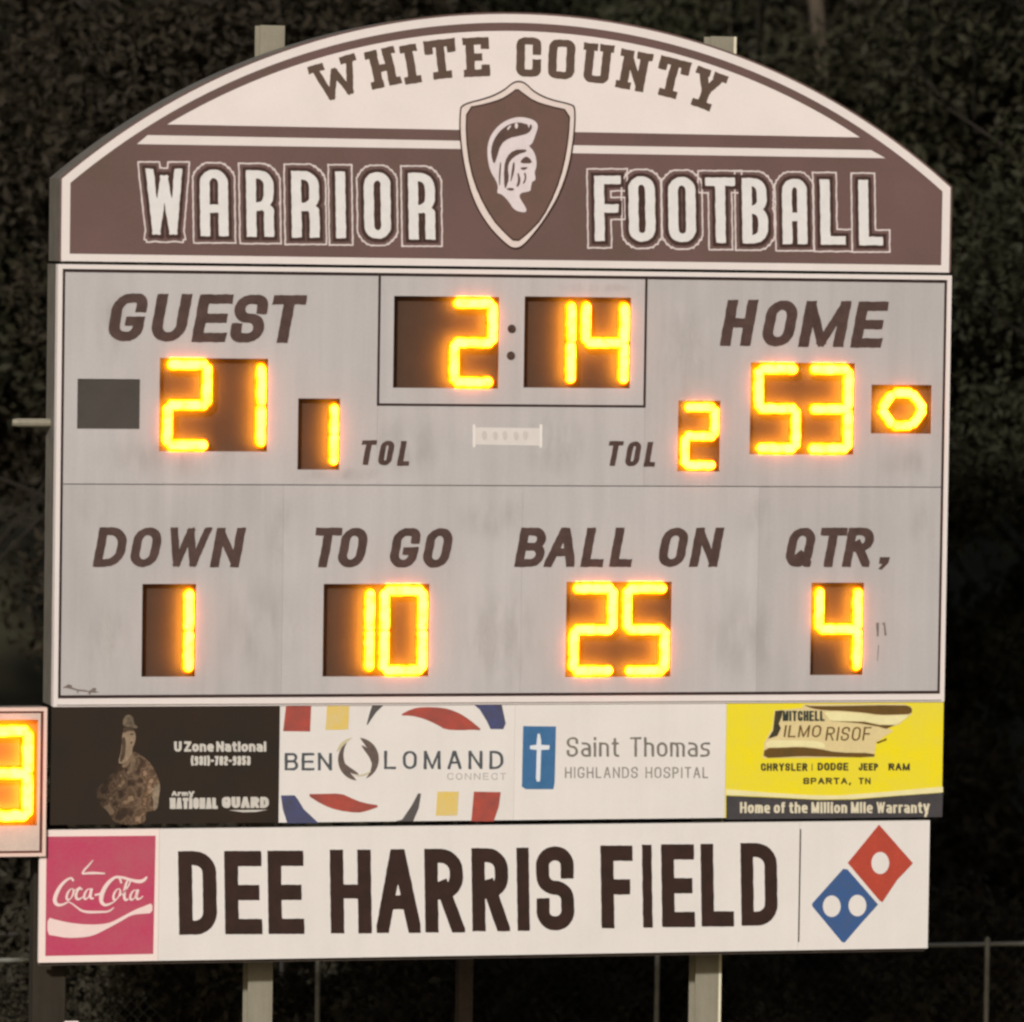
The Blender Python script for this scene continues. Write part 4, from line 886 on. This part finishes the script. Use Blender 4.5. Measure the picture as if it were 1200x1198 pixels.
# ------------------------------------------------------------------ trees
BARK = mat('bark', (84, 74, 62), rough=.95, var=.3, scale=8)
def leafmat(name, a, b):
    m = mat(name, a, rough=.7, var=.4, scale=1.1, rgb2=b, fine=14, spec=.15); return m
LEAF = [leafmat('leaf_dark', (46, 46, 30), (34, 34, 23)), leafmat('leaf_olive', (46, 45, 30), (34, 33, 23)), leafmat('leaf_brownish', (48, 42, 31), (35, 31, 23))]
rng = np.random.default_rng(5)
def crown_mesh(seed, R, H, zc, count, size):
    g = np.random.default_rng(seed); nb = 34
    d = g.normal(size=(nb, 3)); d /= np.linalg.norm(d, axis=1)[:, None]
    c = d * (g.random(nb)[:, None] ** .45) * np.array([R, R, H]) * .82
    br = g.uniform(.5, 1.15, nb) * R * .36
    k = g.integers(0, nb, count)
    p = g.normal(size=(count, 3)); p /= np.linalg.norm(p, axis=1)[:, None]
    p = c[k] + p * (br[k] * g.random(count) ** .35)[:, None] * np.array([1, 1, .8]); p[:, 2] += zc
    p[:, 2] = np.maximum(p[:, 2], .25)
    u = g.normal(size=(count, 3)); u /= np.linalg.norm(u, axis=1)[:, None]; w = np.cross(u, g.normal(size=(count, 3))); w /= np.linalg.norm(w, axis=1)[:, None]
    s = size * g.uniform(.6, 1.4, count)[:, None]
    V = np.stack([p - u * s, p + w * s * .45, p + u * s, p - w * s * .45], 1).reshape(-1, 3)
    me = bpy.data.meshes.new('crown'); me.vertices.add(len(V)); me.vertices.foreach_set('co', V.ravel())
    me.loops.add(4 * count); me.loops.foreach_set('vertex_index', np.arange(4 * count)); me.polygons.add(count)
    me.polygons.foreach_set('loop_start', np.arange(0, 4 * count, 4)); me.update(calc_edges=True)
    return me
CRN = [crown_mesh(11 + i, 2.9, 5.6, 7.0, 42000, .062) for i in range(3)]
def branches(seed, H, n, spread, up=.6):
    g = random.Random(seed); bm = bmesh.new()
    pts = [(0, 0, 0), (g.uniform(-.1, .1), g.uniform(-.1, .1), H * .35), (g.uniform(-.3, .3), g.uniform(-.2, .2), H * .7), (g.uniform(-.4, .4), g.uniform(-.3, .3), H)]
    add_tube(bm, pts, [.21, .16, .1, .03], 8)
    bl = bmesh.new()
    for i in range(n):
        z = H * g.uniform(.25, .9); a = g.uniform(0, 2 * math.pi); L = spread * g.uniform(.5, 1.1) * (1.15 - z / H * .6)
        f = z / H; b0 = Vector((0, 0, z)); d = Vector((math.cos(a), math.sin(a), up * g.uniform(.5, 1.6))).normalized()
        q = b0 + d * L * .5 + Vector((0, 0, g.uniform(-.1, .3))); e = b0 + d * L + Vector((g.uniform(-.3, .3), g.uniform(-.3, .3), g.uniform(0, .7)))
        add_tube(bl, [b0, q, e], [.045 * (1.2 - f), .025, .008], 5)
        for _ in range(3):
            s = b0.lerp(e, g.uniform(.4, .95)); d2 = (d + Vector((g.uniform(-.9, .9), g.uniform(-.9, .9), g.uniform(-.2, .8)))).normalized()
            add_tube(bl, [s, s + d2 * L * .25, s + d2 * L * .45 + Vector((0, 0, .1))], [.018, .012, .005], 4)
    a = bpy.data.meshes.new('trunk'); bm.to_mesh(a); bm.free(); b = bpy.data.meshes.new('limb'); bl.to_mesh(b); bl.free(); return a, b
TR = [branches(30 + i, 11.5, 26, 3.2) for i in range(3)]
tc_ = mat('pale_twigs', (48, 42, 34), rough=.9, var=.2, scale=10)
for a, b in TR: a.materials.append(BARK); b.materials.append(tc_)
for i, c in enumerate(CRN): c.materials.append(LEAF[i])
spots = [(-6.8, 9.5, 0, 1.05, 'leafy tree at the far left edge behind the play clock'), (-3.6, 12, 1, 1.12, 'dense dark tree behind the left shoulder of the header sign'),
         (-.2, 10.5, 2, 1.05, 'brownish dark tree behind the left steel post top'), (3.0, 13, 0, 1.2, 'tall dark tree rising behind the top of the arch'),
         (6.0, 10.5, 1, 1.1, 'olive dark tree behind the right steel post top'), (9.2, 11.5, 2, 1.12, 'brownish tree with pale bare twigs at the upper right'),
         (11.8, 14.5, 0, 1.2, 'dark tree filling the background right of the scoreboard'), (1.5, 17.5, 1, 1.3, 'far dark tree behind the arch, left of centre'),
         (7.8, 18, 2, 1.3, 'far brownish tree behind the right half of the header'), (-5.2, 17, 0, 1.3, 'far tree behind the upper left corner'),
         (14.2, 19.5, 1, 1.3, 'far tree at the right edge of the picture'), (4.6, 22, 2, 1.4, 'farthest dark tree behind the middle of the sign'), (-9.0, 14.5, 1, 1.15, 'tree just beyond the left edge of the picture'),
         (8.2, 8.4, 0, .92, 'slim dark tree close behind the fence right of the scoreboard'), (12.6, 10.0, 2, 1.0, 'brownish tree beyond the right end of the fence'), (11.0, 24, 1, 1.45, 'farthest tree to the right, mostly hidden by nearer crowns')]
GT = 'dark trees behind the scoreboard'
for i, (x, y, k, s, lb) in enumerate(spots):
    t = thing('tree', lb, 'tree', (x, y, 0), GT, rz=i * 1.3); t.scale = (s, s, s * 1.02)
    link_mesh('trunk', TR[k][0], None, t); link_mesh('limb', TR[k][1], None, t); link_mesh('crown', CRN[k], None, t)
# undergrowth
SHM = [crown_mesh(50 + i, 1.15, 1.1, .95, 8000, .045) for i in range(3)]
for i, c in enumerate(SHM): c.materials.append(LEAF[(i + 1) % 3])
us = []
for i in range(26):
    us.append((-8.5 + (i % 13) * 1.75 + (i // 13) * .8, 5.0 + (i // 13) * 1.9 + .5 * math.sin(i * 2.3)))
bmx = []
for k in range(3):
    pass
vv, ff = [], 0
def join_copies(mesh, places):
    n = len(mesh.vertices); co = np.empty(n * 3); mesh.vertices.foreach_get('co', co); co = co.reshape(-1, 3); out = []
    for x, y, s, a in places:
        c, s_ = math.cos(a), math.sin(a); q = co * s; out.append(np.stack([q[:, 0] * c - q[:, 1] * s_ + x, q[:, 0] * s_ + q[:, 1] * c + y, q[:, 2]], 1))
    V = np.concatenate(out); cnt = len(V) // 4
    me = bpy.data.meshes.new('undergrowth'); me.vertices.add(len(V)); me.vertices.foreach_set('co', V.ravel())
    me.loops.add(4 * cnt); me.loops.foreach_set('vertex_index', np.arange(4 * cnt)); me.polygons.add(cnt); me.polygons.foreach_set('loop_start', np.arange(0, 4 * cnt, 4)); me.update(calc_edges=True)
    return me
me = join_copies(SHM[0], [(x, y, 1 + .25 * math.sin(i * 1.7), i * 1.1) for i, (x, y) in enumerate(us)] + [(-8 + 2.1 * i, 8.6 + .6 * math.sin(i * 2.1), 1.75 + .2 * math.sin(i * 1.3), i * .7) for i in range(13)])
ug = link_mesh('undergrowth', me, leafmat('dry_brush', (56, 52, 40), (44, 40, 32)), None, 'low dark brush filling the ground behind the fence', 'stuff'); ug['category'] = 'undergrowth'
g_ = np.random.default_rng(9)
me = join_copies(CRN[2], [(x, 30 + (i % 2) * 5, 1.35, i * .9) for i, x in enumerate(np.arange(-16, 34, 4.2))])
fw = link_mesh('far_woodland', me, LEAF[2], None, 'far dark woodland mass behind the nearer trees', 'stuff'); fw['category'] = 'woodland'
